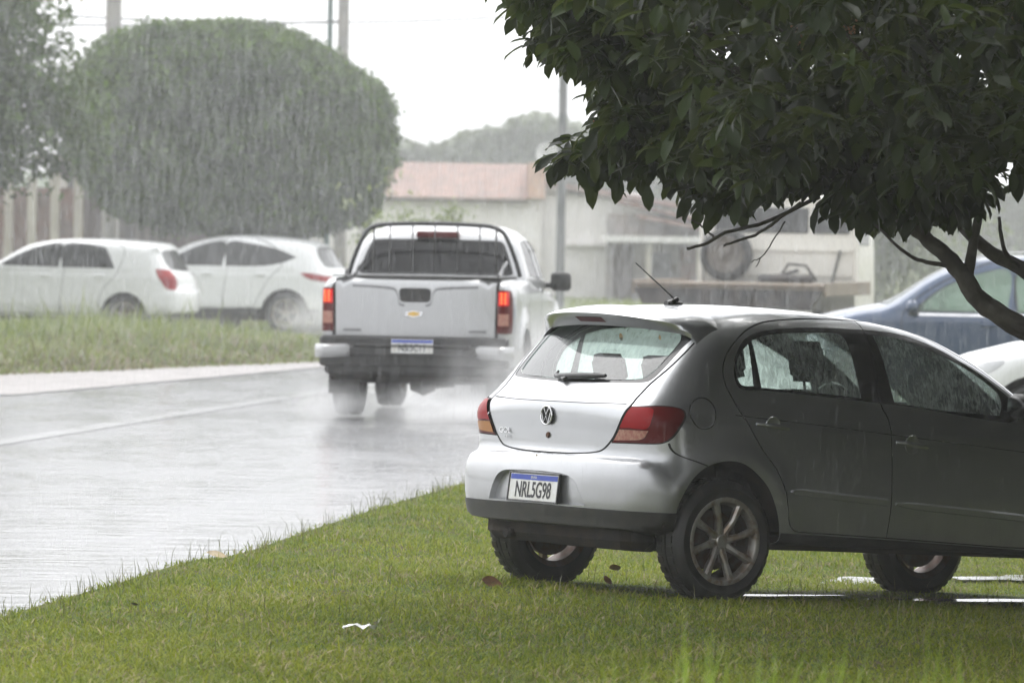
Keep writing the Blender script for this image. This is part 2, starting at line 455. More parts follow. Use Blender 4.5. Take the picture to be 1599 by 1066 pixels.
B_WHOLE = {'rear_window', 'windscreen', 'rear_bumper', 'tailgate', 'front_bumper', 'lower_bumper', 'bonnet', 'rear_bumper_trim'}

def wheel(root, x, y, z, r, rr, w, M_t, M_r, M_d, spokes=8, style='alloy', side=1, n=40):
    """one wheel: tyre, rim and hub, its axle along y; side=+1 shows its face to +y"""
    s = side; e = bpy.data.objects.new('wheel', None); COL.objects.link(e); e.parent = root; e.location = (x, y, z); e.empty_display_size = .1
    h = w/2
    t = MB(); t.lathe([(rr-.01, -h+.02), (rr+.012, -h+.006), (rr+(r-rr)*.55, -h-.004), (r-.018, -h+.012), (r-.004, -h+.035), (r, -h*.45), (r, -.012), (r-.008, -.010), (r-.008, -.002), (r, 0),
        (r, h*.45), (r-.004, h-.035), (r-.018, h-.012), (rr+(r-rr)*.55, h+.004), (rr+.012, h-.006), (rr-.01, h-.02)], n=n)
    for k in range(36 if n > 30 else 0):      # tread blocks
        a = 2*PI*k/36
        for yy in (-h*.62, h*.2):
            rot = Matrix.Rotation(-a, 3, 'Y'); t.box((r-.012, yy, -.017), (r+.004, yy+h*.42, .017), rot=rot)
    t.build('tyre', M_t, e, smooth=40)
    m = MB(); o = h*s
    m.lathe([(rr+.012, o*.98), (rr+.004, o*1.0), (rr-.012, o*.96), (rr-.022, o*.75), (rr-.026, o*.55)], n=n)
    ib = MB(); ib.lathe([(rr-.026, o*.55), (rr-.03, o*.2), (rr-.03, -o*.8), (rr, -o)], n=n); ib.build('barrel', M_d, e, smooth=40)
    if style == 'alloy':
        for k in range(spokes):
            a = 2*PI*(k+.25)/spokes; a2 = a+.10
            p0 = (.035, o*.62); p1 = (rr*.55, o*.80); p2 = (rr-.012, o*.86)
            L = []
            for (rad, yy), wd, aa in ((p0, .022, a), (p1, .015, a+.05), (p2, .022, a2)):
                L.append([(math.cos(aa)*rad-math.sin(aa)*q, yy+dy, math.sin(aa)*rad+math.cos(aa)*q) for q, dy in ((-wd, 0), (-wd*.45, .010*s), (wd*.45, .010*s), (wd, 0), (wd*.8, -.025*s), (-wd*.8, -.025*s))])
            vs = sum(L, []); fs = []
            for i in range(2):
                for j in range(6): q = (j+1) % 6; fs.append((i*6+j, i*6+q, i*6+6+q, i*6+6+j))
            m.add(vs, fs)
        m.lathe([(.001, o*.78), (.03, o*.78), (.034, o*.72), (.06, o*.66), (.066, o*.5)], n=20)
    else:
        m.lathe([(.001, o*.62), (.05, o*.62), (.07, o*.5), (rr*.6, o*.45), (rr*.72, o*.6), (rr-.02, o*.7)], n=n)
    m.build('rim', M_r, e, smooth=35)
    if style == 'alloy':
        q = MB(); q.lathe([(.001, -h*.1*s), (rr*.72, -h*.1*s), (rr*.72, -h*.45*s), (.001, -h*.45*s)], n=24); q.build('brake_disc', M_d, e, smooth=35)
    return e
def seat(root, x, y, z, m, w=.5, back=.62, head=True, name='seat'):
    s = MB(); s.box((x, y-w/2, z), (x+.5, y+w/2, z+.16), bev=.04)
    rot = Matrix.Rotation(R(-14), 3, 'Y'); s.box((-.14, -w/2, 0), (0, w/2, back), bev=.05, rot=rot, at=(x+.05, y, z+.1))
    o = s.build(name, m, root, smooth=50)
    if head:
        g = MB(); g.box((-.10, -.13, back+.05), (-.01, .13, back+.25), bev=.04, rot=rot, at=(x+.05, y, z+.1))
        g.tube([tuple(rot @ Vector((-.05, -.05, back-.02))+Vector((x+.05, y, z+.1))), tuple(rot @ Vector((-.05, -.05, back+.1))+Vector((x+.05, y, z+.1)))], .007, 6)
        g.tube([tuple(rot @ Vector((-.05, .05, back-.02))+Vector((x+.05, y, z+.1))), tuple(rot @ Vector((-.05, .05, back+.1))+Vector((x+.05, y, z+.1)))], .007, 6)
        g.build('headrest', m, o, smooth=50)
    return o
def well(root, x, yi, yo, z, r, m, name='wheel_well'):
    s = MB(); vs = []; fs = []; n = 18
    for k in range(n+1):
        a = PI*(.02+.96*k/n)
        for y in (yi, yo): vs.append((x+math.cos(a)*r, y, z+math.sin(a)*r))
    for k in range(n): fs.append((2*k, 2*k+1, 2*k+3, 2*k+2))
    c = len(vs); vs.append((x, yi, z)); fs += [(2*k, 2*k+2, c) for k in range(n)]
    s.add(vs, fs); return s.build(name, m, root, smooth=60, fixn=False)
# hatchback shape, x forward from the rear bumper, z up
HATCH_SIL = [(.035,.26,1),(.02,.36),(.0,.47),(.0,.60),(.03,.675),(.075,.70),(.075,.80),(.065,.90),(.075,.955),(.115,1.0),(.165,1.045),
    (.30,1.19),(.44,1.335),(.52,1.405),(.62,1.445),(.80,1.465),(1.1,1.478),(1.45,1.475),(1.75,1.45),(2.0,1.41),(2.25,1.32),(2.5,1.19),(2.72,1.06),
    (2.80,1.0),(3.1,.955),(3.45,.88),(3.7,.77),(3.84,.62),(3.89,.45),(3.86,.30),(3.80,.24,1)]
def hatch_w(x, z):
    W = .815 + .012*sstep(0, .9, x) - .05*sstep(2.7, 3.9, x)**1.5
    W = W - .035*sstep(.52, .24, z) - .004*(1-sstep(.48, .56, z))     # tuck under the doors
    W = W - .012*sstep(.86, .93, z) - .02*sstep(.9, 1.06, z)           # shoulder
    W = W - .36*np.maximum(z-1.0, 0)**1.12 - .10*np.maximum(z-1.25,0)
    for xc in (.61, 3.075):                                        # flared arches
        r = np.hypot(x-xc, (z-.30)*.97); W = W + .018*np.exp(-((r-.40)/.075)**2)*(z < 1)
    return W
def hatch_k(x, z):
    return .10 + .08*sstep(.75, .15, x)*sstep(1.4, 1.0, z) + .2*sstep(3.1, 3.6, x) + .03*sstep(1.1, 1.35, z)
HATCH = dict(sil=HATCH_SIL, width=hatch_w, box=(.80, 3.0, .38, .95), zbot=.28, crown=.10, bow_r=.17, bow_f=.35, k=hatch_k, rho=.32)
# ---------------------------------------------------------------- shared materials
M_SILVER = paint('silver_paint', (.50, .51, .525), metal=.87, rough=.30, dirt=(.060, .050, .042), z0=.28, z1=.85, amt=.65)
M_WHITE = paint('white_paint', (.74, .75, .75), metal=0., rough=.35, z0=.2, z1=.5, amt=.4, drops=0, coat=.6)
M_PICK = paint('pickup_paint', (.44, .445, .45), metal=.55, rough=.33, z0=.4, z1=.9, amt=.35, drops=0, coat=.6)
M_BLUE = paint('blue_paint', (.032, .058, .115), metal=.3, rough=.3, z0=.2, z1=.5, amt=.5, drops=0, coat=.8)
M_GAP = mat('panel_gap_and_crease_shade', (.012, .012, .012), .7)  # joints between panels, and the shade drawn along creases
M_BLACK = mat('black_plastic', (.02, .02, .021), .42, col2=(.03, .028, .026), scale=14, bump=.15, bscale=220)
M_TRIM = mat('black_trim', (.010, .010, .011), .25, coat=.3)
M_RUB = mat('tyre_rubber', (.016, .016, .016), .5, col2=(.045, .035, .028), scale=9, lo=.5, hi=.75)
M_RIM = mat('alloy', (.44, .425, .40), .34, .6, col2=(.25, .19, .14), scale=16, lo=.42, hi=.62)
M_STEEL = mat('dull_steel', (.12, .09, .075), .5, .7, col2=(.10, .045, .025), scale=20)
M_CHROME = mat('chrome', (.75, .75, .76), .12, 1.)
M_DARK = mat('dark_underside', (.010, .009, .009), .85, col2=(.03, .02, .014), scale=8)
M_SEAT = mat('seat_cloth', (.035, .036, .04), .85, col2=(.06, .06, .065), scale=30)
M_LINE = mat('grey_lining', (.10, .10, .10), .8)
M_RED = mat('red_lens', (.30, .003, .006), .3, spec=.2, col2=(.26, .005, .008), scale=40, stretch=(1, 1, 6))
M_REDD = mat('dark_red_lens', (.10, .002, .003), .3, spec=.2)
M_CLEAR = mat('clear_lens', (.33, .14, .11), .3, spec=.2, col2=(.42, .24, .18), scale=60)
M_HEAD = mat('headlamp_glass', (.5, .51, .52), .1, coat=1.)
M_AMBER = mat('amber_lens', (.38, .17, .045), .3, spec=.2, col2=(.34, .15, .05), scale=50)
M_LAMPON = mat('lit_lamp', (.45, .004, .004), .3, spec=.2, emit=(1., .008, .008), es=.14)
M_LAMPHOT = mat('lit_lamp_core', (.8, .2, .02), .2, emit=(1., .22, .04), es=.6)
M_PLATE = mat('plate_white', (.66, .67, .66), .4, col2=(.55, .54, .5), scale=12, coat=.3)
M_PBLUE = mat('plate_blue', (.03, .07, .42), .4)
M_PTXT = mat('plate_black', (.02, .02, .025), .5)
M_GSIDE = glass('side_glass', (.80, .90, .86), haze=.08, hz_col=(.88, .98, .94), streak=.62, refl=.6, sstr=(55, 55, 11), lo=.42, hi=.60)
M_GFOG = glass('streaming_glass', (.80, .90, .86), haze=.40, hz_col=(.88, .98, .94), streak=.6, refl=.6)
M_GSCREEN = glass('windscreen_glass', (.86, .95, .92), haze=.12, hz_col=(.88, .98, .94), streak=.45, refl=.6)
M_GREAR = glass('rear_glass', (.74, .86, .82), haze=.10, hz_col=(.8, .88, .86), streak=.25, refl=1.6, lo=.4, hi=.7)
M_GDARK = glass('dark_glass', (.05, .05, .055), haze=.12, hz_col=(.30, .30, .32), refl=.8)
M_GGREEN = glass('green_glass', (.55, .68, .62), haze=.35, hz_col=(.42, .50, .46), refl=.7)
# ---------------------------------------------------------------- the silver hatchback on the grass
def P3(*a): return list(a)
def hatchback(root):
    B = Body(**HATCH)
    def circ(xc, zc, r, a0=-30, a1=210, n=26): return [(xc+math.cos(R(a))*r, zc+math.sin(R(a))*r) for a in np.linspace(a0, a1, n)]
    arch_r = B.side([(.955, .20, 1), (.940, .36), (.893, .484), (.817, .593), (.690, .680), (.575, .698), (.450, .668), (.360, .600), (.300, .500), (.285, .43), (.29, .20, 1)])
    arch_f = B.side([(3.43, .2, 1), (3.43, .40), (3.36, .56), (3.22, .665), (3.075, .695), (2.93, .665), (2.79, .56), (2.72, .40), (2.71, .2, 1)])
    frame_pts = [(.667, 1.218), (.754, 1.307), (.903, 1.355), (1.179, 1.383), (1.587, 1.390), (1.80, 1.378), (1.99, 1.330), (2.16, 1.255), (2.33, 1.160), (2.46, 1.065), (2.50, 1.0), (2.42, .960), (2.077, .984), (1.744, 1.014), (1.48, 1.026), (1.088, 1.045), (.83, 1.054), (.675, 1.056), (.642, 1.116)]
    frame = B.side(frame_pts)
    quarter = B.side([(.674, 1.188), (.702, 1.234), (.764, 1.282, 1), (.757, 1.074, 1), (.686, 1.075), (.661, 1.117)])
    rg_ = B.side([(.790, 1.300, 1), (.891, 1.330), (1.094, 1.352), (1.345, 1.361), (1.395, 1.340), (1.418, 1.25), (1.440, 1.043, 1), (1.088, 1.060), (.805, 1.068, 1)])
    fg_ = B.side([(1.600, 1.362, 1), (1.773, 1.355), (1.95, 1.305), (2.17, 1.222), (2.338, 1.122), (2.37, 1.06), (2.345, .992, 1), (2.01, 1.002), (1.745, 1.022), (1.655, 1.031, 1)])
    door_r = B.side([(1.555, 1.435, 1), (1.218, 1.427), (.931, 1.398), (.77, 1.345), (.634, 1.246), (.583, 1.163), (.58, 1.083), (.625, .985), (.683, .907), (.784, .770), (.875, .672), (.936, .573), (.965, .482), (.990, .400), (1.03, .366), (1.10, .360), (1.64, .346, 1), (1.640, .544), (1.619, .853), (1.602, .944), (1.563, 1.014)])
    door_f = B.side([(1.555, 1.435, 1), (1.563, 1.014), (1.602, .944), (1.619, .853), (1.640, .544), (1.64, .346, 1), (2.60, .320), (2.70, .36), (2.72, .50), (2.66, .62), (2.66, .93), (2.60, 1.02, 1), (2.30, 1.215), (2.02, 1.355), (1.80, 1.425)])
    def gap(poly, w=.006): return ribbon(np.concatenate([poly, poly[:1]]), w)
    sill = B.side([(.95, .352, 1), (1.6, .338), (2.72, .305, 1), (2.72, .2, 1), (.95, .2, 1)])
    crease_shade = ribbon(B.side([(.625, .925), (1.1, .900), (1.61, .868), (2.2, .832), (2.7, .80)], closed=False), .0035)  # flush dark line: the door crease's shade drawn as colour
    rub1 = B.side([(.985, .580), (1.10, .575), (1.60, .545), (1.612, .530), (1.605, .508), (1.30, .520), (1.02, .545)])
    rub2 = B.side([(1.665, .540), (2.60, .490), (2.62, .465), (2.6, .455), (1.68, .505), (1.662, .52)])
    black = B.pt3([(-.05, .0, .432, 1), (.01, .18, .430), (.023, .345, .428), (.11, .72, .428), (.267, .819, .429), (.295, .819, .430, 1), (.285, .819, .20, 1), (.02, .0, .20, 1)])
    black = np.concatenate([B.pt3([(-.05, .0, .432), (.0, .18, .430), (.02, .36, .428), (.09, .70, .428), (.267, .819, .429), (.30, .819, .430)], closed=False), B.pt3([(.285, .82, .282), (.0, .6, .282), (.0, .0, .282)], closed=False)])
    glass_o = np.concatenate([B.rear([(0, 1.046), (.20, 1.049), (.45, 1.056), (.56, 1.066), (.585, 1.10), (.595, 1.16), (.600, 1.24), (.598, 1.33), (.40, 1.372), (0, 1.378)], closed=False)])
    glass_i = np.concatenate([B.rear([(0, 1.062), (.20, 1.065), (.42, 1.071), (.515, 1.085), (.545, 1.12), (.556, 1.18), (.553, 1.28), (.50, 1.335), (0, 1.355)], closed=False)])
    gate_line = B.pt3([(.49, .655, 1.345), (.34, .625, 1.15), (.262, .590, 1.066), (.19, .582, 1.0), (.144, .586, .945), (.125, .53, .83), (.108, .472, .753), (.097, .39, .708), (.08, .20, .692), (.075, 0, .690)], closed=False)
    gate_crease_shade = ribbon(B.pt3([(.07, 0, .945), (.08, .3, .946), (.14, .580, .953)], closed=False), .004)  # shade under the tailgate fold, drawn as a flush dark line
    lamp = B.pt3([(.144, .596, .940, 1), (.22, .70, .948), (.290, .768, .946), (.318, .792, .930), (.318, .802, .895), (.28, .80, .83), (.240, .786, .785), (.20, .75, .765), (.111, .490, .757, 1), (.125, .545, .84)])
    lampi = B.pt3([(.152, .600, .933, 1), (.185, .69, .934), (.195, .712, .925), (.192, .72, .883), (.176, .700, .836), (.16, .60, .836, 1), (.13, .545, .838), (.14, .57, .89)])
    lampc = B.pt3([(.13, .545, .826, 1), (.172, .715, .826, 1), (.160, .695, .79), (.15, .66, .778), (.115, .510, .770, 1)])
    bseam = ribbon(B.pt3([(.235, .790, .771), (.245, .796, .745), (.268, .808, .722), (.32, .822, .703), (.371, .832, .690), (.45, .839, .668)], closed=False), .006)
    lampgap = gap(lamp, .006)
    cap = B.side([(.425+math.cos(a)*.077, .925+math.sin(a)*.077) for a in np.linspace(0, 2*PI, 16, endpoint=False)])
    scoop = np.concatenate([B.rear([(0, .596), (.12, .594), (.26, .586), (.325, .560), (.37, .505), (.408, .437)], closed=False), [(0, .437)]])
    shut = B.pt3([(.07, 0, .694, 1), (.09, .39, .712, 1), (.103, .472, .757), (.106, .487, .762, 1), (.108, .487, .748), (.07, .0, .676, 1)])
    regs = [
        (door_r, 'rear_door', M_SILVER, 0), (door_f, 'front_door', M_SILVER, 0),
        (gap(door_r), 'body', M_GAP, .004), (gap(door_f), 'body', M_GAP, .004),
        (frame, 'window_frame', M_TRIM, .001),
        (quarter, 'quarter_window', M_GSIDE, .006), (rg_, 'door_window', M_GSIDE, .006), (fg_, 'door_window', M_GSIDE, .006),
        (sill, 'side_skirt', M_BLACK, -.004), (crease_shade, 'body', M_GAP, 0),
        (np.concatenate([gate_line, [(0, .690)], [(0, 1.38)]]), 'tailgate', M_SILVER, 0),
        (glass_o, 'window_surround', M_TRIM, .002), (glass_i, 'rear_window', M_GREAR, .004),
        (ribbon(gate_line, .007), 'body', M_GAP, .004), (gate_crease_shade, 'body', M_GAP, .0),
        (black, 'lower_bumper', M_BLACK, -.006), (bseam, 'body', M_GAP, .003),
        (scoop, 'rear_bumper_trim', M_SILVER, .035),
        (lamp, 'tail_lamp', M_REDD, -.004), (lampi, 'tail_lamp', M_RED, -.008), (lampc, 'tail_lamp', M_CLEAR, -.008), (lampgap, 'body', M_GAP, .002),
        (ribbon(np.concatenate([cap, cap[:1]]), .004), 'body', M_GAP, .001),
        (arch_r, None, None, 0), (arch_f, None, None, 0)]
    # windscreen and the front of the car (out of the photograph)
    ws = np.concatenate([B.rear([(0, 1.05), (.50, 1.04), (.60, 1.07), (.60, 1.15), (.52, 1.35), (0, 1.40)], closed=False, front=True)])
    regs += [(ws, 'windscreen', M_GSCREEN, .004)]
    fl = B.rear([(.42, .62), (.66, .66), (.70, .76), (.60, .79), (.44, .70)], front=True); regs += [(fl, 'headlamp', M_CLEAR, -.002)]
    gr = np.concatenate([B.rear([(0, .64), (.34, .64), (.40, .70), (0, .72)], closed=False, front=True)]); regs += [(gr, 'front_bumper', M_BLACK, .002)]
    gr2 = np.concatenate([B.rear([(0, .30), (.62, .30), (.55, .44), (0, .46)], closed=False, front=True)]); regs += [(gr2, 'front_bumper', M_BLACK, .002)]
    ob = skin(B, root, regs, d=.024, base_mat=M_SILVER)
    # group windows and gaps as sub-parts of their doors
    for k, s in enumerate((1, -1)):
        ob['door_window'][k].parent = root
    for o in ob['window_surround']: o.parent = ob['tailgate'][0]
    for o in ob['rear_window']: o.parent = ob['tailgate'][0]
    for part in ('door_window', 'quarter_window'):
        me = ob[part][1].data; me.materials[0] = M_GFOG
    # left lamp shows amber where the right one shows red over clear
    ob['tail_lamp'][1]['label'] = 'left tail lamp, red above and amber below'
    me = ob['tail_lamp'][1].data; me.materials[2] = M_AMBER
    # wheel lips, wells, wheels
    for sy in (1, -1):
        for x in (.61, 3.075): well(root, x if x < 1 else 3.075, -.44*sy, -.80*sy, .33, .385, M_DARK)
    wh = []
    for x in (.61, 3.075):
        for s in (-1, 1):
            w_ = wheel(root, x, .705*s, .300, .306, .207, .195, M_RUB, M_RIM, M_STEEL, side=s); wh.append(w_)
    # floor, cabin
    f = MB(); f.box((.14, -.60, .235), (.36, .60, .40), bev=.04); f.box((.30, -.52, .27), (3.5, .52, .36)); f.box((.9, -.72, .265), (2.7, .72, .33)); f.box((.34, -.42, .22), (.56, .42, .42), bev=.05); f.tube([(.61, -.62, .30), (.61, .62, .30)], .035, 10); f.tube([(3.075, -.62, .30), (3.075, .62, .30)], .03, 10)
    f.tube([(.1, .35, .27), (.45, .35, .27), (.9, .2, .25), (2.8, .1, .27)], .025, 8); f.box((.12, -.5, .33), (.4, .5, .40)); f.box((.55,-.28,.22),(.72,-.05,.36),bev=.04)
    f.build('underbody', M_DARK, root)
    t = MB(); t.box((.28, -.58, .78), (.55, .58, .83)); t.build('parcel_shelf', M_SEAT, root)
    t = MB(); t.box((2.35, -.66, .60), (2.75, .66, .97), bev=.06); t.build('dashboard', M_SEAT, root, smooth=40)
    s1 = MB(); s1.box((1.0, -.60, .40), (1.45, .60, .62), bev=.04); rot = Matrix.Rotation(R(-16), 3, 'Y'); s1.box((-.13, -.60, 0), (0, .60, .56), bev=.05, rot=rot, at=(.98, 0, .50))
    rs = s1.build('rear_seat', M_SEAT, root, smooth=50)
    for y in (-.42, 0, .42):
        h = MB(); h.box((-.09, -.12, .58), (0, .12, .74), bev=.035, rot=rot, at=(.98, y, .50)); h.build('headrest', M_LINE, rs, smooth=50)
    for y in (-.33, .33): seat(root, 1.62, y, .42, M_SEAT, back=.58, name='front_seat')
    st = MB(); c = Vector((2.22, .36, .93)); st.tube([tuple(c+Vector((-.09*math.sin(a)*.5, .18*math.cos(a), .18*math.sin(a)))) for a in np.linspace(0, 2*PI, 25)], .014, 8); st.tube([tuple(c), (2.42, .36, .85)], .03, 8)
    st.box((2.19,.2,.92),(2.23,.52,.95)); st.build('steering_wheel', M_TRIM, root, smooth=60)
    mr = MB(); mr.box((2.05, -.11, 1.27), (2.08, .11, 1.33), bev=.01); mr.tube([(2.07, 0, 1.3), (2.12, 0, 1.38)], .01, 6); mr.build('inner_mirror', M_TRIM, root)
    # spoiler
    tg_x = np.linspace(.42, .76, 35); tg_y = np.linspace(0, .66, 34); TX, TY = np.meshgrid(tg_x, tg_y, indexing='ij'); TZ = np.full(TX.shape, 1.7)
    for i in range(30): TZ = TZ-B.F(TX, TY, TZ)*.8
    def top(x, y):
        i = (x-.42)/.01; j = abs(y)/.02; a, b = min(int(i), 33), min(int(j), 32); i -= a; j -= b
        return float((TZ[a, b]*(1-i)+TZ[a+1, b]*i)*(1-j)+(TZ[a, b+1]*(1-i)+TZ[a+1, b+1]*i)*j)
    sp = MB(); sec = []; YM = .645
    for y in np.linspace(-YM, YM, 41):
        a = abs(y)/YM; e = (1-a**7)
        zA = top(.72, y); zB = top(.62, y); zC = top(.50+.03*a, y)
        full = [(.46+.06*a**2, 1.447-.06*a**2.2), (.34+.10*a**2.4, 1.424-.056*a**2.2), (.285+.15*a**2.4, 1.408-.050*a**2.2), (.270+.15*a**2.4, 1.397-.048*a**2.2), (.285+.15*a**2.4, 1.378-.046*a**2.2), (.355+.13*a**2.4, 1.338-.038*a**2.2)]
        base = [(.60, zB)]+[(.56-.02*i, top(.56-.02*i, y)+.002) for i in range(5)]
        L = [(.72, y, zA-.002), (.62, y, zB+.004*e)]
        for (fx, fz), (bx, bz) in zip(full, base): L.append((bx+(fx-bx)*e, y, bz+(fz-bz)*e))
        L.append((.50+.03*a, y, zC-.012))
        sec.append(L)
    n = 9; vs = sum(sec, []); fs = [(i*n+j, i*n+(j+1) % n, i*n+n+(j+1) % n, i*n+n+j) for i in range(len(sec)-1) for j in range(n)]
    fs += [tuple(range(n)), tuple(range(len(vs)-1, len(vs)-n-1, -1))]
    sp.add(vs, fs); spo = sp.build('spoiler', M_SILVER, root, smooth=38)
    b = MB(); b.add([(.288+.15*(abs(y)/.645)**2.4+(.0 if z > 1.37 else .036), y, z) for y in (-.11, -.05, 0, .05, .11) for z in (1.376, 1.354)], [(2*i, 2*i+1, 2*i+3, 2*i+2) for i in range(4)])
    b.v = [(x-.004, y, z) for x, y, z in b.v]; b.build('brake_light', M_REDD, spo)
    # rubbing strips, handles
    for s in (1, -1):
        q = -s   # Blender y
        Lr = ob['rear_door'][0 if s > 0 else 1]; Lf = ob['front_door'][0 if s > 0 else 1]
        for (x0, z0, x1, z1, par) in ((.985, .562, 1.612, .526, Lr), (1.668, .520, 2.62, .470, Lf)):
            m = MB(); sec = []
            for t_ in np.linspace(0, 1, 14):
                x = x0+(x1-x0)*t_; z = z0+(z1-z0)*t_; e = min(1, .35+6*min(t_, 1-t_) if t_ < .5 else 1)
                w0 = float(HATCH['width'](np.array(x), np.array(z)))
                hh = .020*e
                sec.append([(x, q*(w0-.004), z-hh), (x, q*(w0+.010), z-hh*.8), (x, q*(w0+.013), z+hh*.5), (x, q*(w0+.004), z+hh), (x, q*(w0-.004), z+hh)])
            vs = sum(sec, []); fs = [(i*5+j, i*5+(j+1) % 5, i*5+5+(j+1) % 5, i*5+5+j) for i in range(13) for j in range(5)]+[tuple(range(5)), tuple(range(65, 70))]
            m.add(vs, fs).build('rubbing_strip', M_SILVER, par, smooth=30)
        for (x, z, par) in ((.855, .884, Lr), (1.755, .826, Lf)):
            w0 = float(HATCH['width'](np.array(x), np.array(z)))
            m = MB(); vs = []; nn = 10
            for i in range(9):
                t_ = i/8; xx = x-.105+.21*t_; zz = z+.004-.018*t_+.0; out = .028*math.sin(PI*min(max(t_, .0), 1))**.45; hh = .013*(.55+.45*math.sin(PI*t_)**.5)
                for k in range(nn): a = 2*PI*k/nn; vs.append((xx, q*(w0+out+.006*math.cos(a)), zz+hh*math.sin(a)))
            fs = [(i*nn+k, i*nn+(k+1) % nn, i*nn+nn+(k+1) % nn, i*nn+nn+k) for i in range(8) for k in range(nn)]+[tuple(range(nn)), tuple(range(8*nn, 9*nn))]
            m.add(vs, fs).build('handle', M_SILVER, par, smooth=50)
            m = MB(); m.lathe([(.001, 0), (.040, .001*q), (.046, .003*q), (.049, -.002*q)], c=(x, q*(w0+.001), z-.004), n=24)
            m.build('handle_cup', M_SILVER, par, smooth=60)
        # door mirror
        m = MB(); m.box((-.05, -.10, -.065), (.06, .10, .065), bev=.03, rot=Matrix.Rotation(R(8), 3, 'Z'), at=(2.40, q*.93, 1.045)); m.box((-.03, -.05, -.02), (.03, .05, .02), rot=Matrix.Identity(3), at=(2.40, q*.82, 1.0)); m.build('door_mirror', M_TRIM, root, smooth=50)
    # fuel flap shown by its round gap: keep a slim plate
    cp = MB(); 
    # antenna
    a = MB(); a.tube([(.80, 0, 1.463), (.845, 0, 1.497)], [.026, .012], 10); a.tube([(.775, 0, 1.462), (.865, 0, 1.465)], .022, 10); a.tube([(.84, 0, 1.485), (.565, 0, 1.665)], [.0045, .003], 8); a.build('antenna', M_TRIM, root, smooth=50)
    # wiper on the glass
    w = MB(); pts = [(.165, -.02), (.24, .14), (.185, .33)]
    def gx(y, z): 
        p = B.rear([(abs(y), z), (abs(y)+.001, z)], closed=False); q_ = B.S(p[:1, 0], p[:1, 1]); return float(q_[0, 0])
    W_ = [(-.10, 1.098, .006), (-.09, 1.075, .012), (-.03, 1.072, .018), (.08, 1.078, .018), (.20, 1.082, .016), (.29, 1.086, .009)]
    w.tube([(gx(y, z)-.022, -y, z) for y, z, r_ in W_], [r_ for *_, r_ in W_], 8); w.tube([(gx(.0, 1.06)-.01, .0, 1.062), (gx(0, 1.07)-.03, .0, 1.075)], .022, 10)
    w.build('wiper', M_TRIM, ob['tailgate'][0], smooth=50)
    # badge
    def rearM(x, y, z, tilt=0.): # x right in picture = -Y(blender) ; out = -X
        Mx = Matrix(((0, 0, -1), (-1, 0, 0), (0, 1, 0))).to_4x4(); Mx.translation = Vector((x, -y, z))
        return Mx @ Matrix.Rotation(tilt, 4, 'X')
    bd = MB(); ring = [(math.cos(a)*.046, math.sin(a)*.046, .008) for a in np.linspace(0, 2*PI, 33)]; bd.tube(ring, .0045, 8)
    for seg in ([(-.026, .030), (-.0, .006), (.026, .030)], [(-.036, .012), (-.019, -.036), (0, -.004), (.019, -.036), (.036, .012)]):
        if len(seg) == 3: seg = [(-.020, .036), (0, .004), (.020, .036)]
        bd.tube([(p[0], p[1], .008) for p in seg], .0042, 6)
    o = bd.build('emblem', M_CHROME, ob['tailgate'][0], smooth=60); o.data.transform(rearM(.061, .01, .873))
    dk = MB(); dk.lathe([(.001, .005), (.046, .005), (.048, .0)], axis='z', n=28); o = dk.build('emblem_disc', M_TRIM, ob['tailgate'][0], smooth=40); o.data.transform(rearM(.064, .01, .873))
    k = MB(); k.lathe([(.001, .006), (.012, .006), (.016, .0)], axis='z', n=18); o = k.build('lock', M_STEEL, ob['tailgate'][0]); o.data.transform(rearM(.073, .006, .775))
    t = text('lettering', 'GOL', .040, M_CHROME, ob['tailgate'][0], rearM(.083, -.375, .785), 1.2, .003)
    t = text('lettering', '1.0', .020, M_CHROME, ob['tailgate'][0], rearM(.083, -.365, .755), 1.2, .002)
    # plate in its recess
    pm = rearM(.010, .0, .510, R(-5))
    pl = MB(); pl.box((-.205, -.068, 0), (.205, .068, .006), bev=.003); po = pl.build('number_plate', [M_PLATE], root); po.data.transform(pm)
    pb = MB(); pb.box((-.198, .036, .006), (.198, .062, .0072)); o = pb.build('plate_band', M_PBLUE, po); o.data.transform(pm)
    fr_ = MB(); 
    for a_, b_ in (((-.212, -.075), (.212, -.068)), ((-.212, .068), (.212, .075)), ((-.212, -.068), (-.205, .068)), ((.205, -.068), (.212, .068))): fr_.box((a_[0], a_[1], -.004), (b_[0], b_[1], .010))
    o = fr_.build('plate_frame', M_TRIM, po); o.data.transform(pm)
    text('lettering', 'NRL5G98', .112, M_PTXT, po, pm @ Matrix.Translation((0, -.017, .0075)), .66, .0006, True)
    text('lettering', 'BRASIL', .018, M_PLATE, po, pm @ Matrix.Translation((0, .049, .0078)), 1., .0004)
    # leaves stuck to the wet paint are things of their own
    return ob
M_DARKSIL = mat('crease_shade_and_strip_grey', (.20, .20, .205), .4, .6)  # darker silver for painted crease shade and the name strips
hb = thing('parked_hatchback', 'silver five-door hatchback with black lower bumper parked on the grass in front', 'car',
           (0.0970326, 28.385346, .0076), group=None)
_yaw, _pitch = .946771796, .045469965
F_ = Vector((math.sin(_yaw)*math.cos(_pitch), math.cos(_yaw)*math.cos(_pitch), -math.sin(_pitch))); R_ = Vector((math.cos(_yaw), -math.sin(_yaw), 0))
U_ = R_.cross(F_); HB_M = Matrix((F_, -R_, U_)).transposed().to_4x4(); HB_M.translation = Vector((0.0970326, 28.385346, .0076))
hb.matrix_world = HB_M
hatchback(hb)
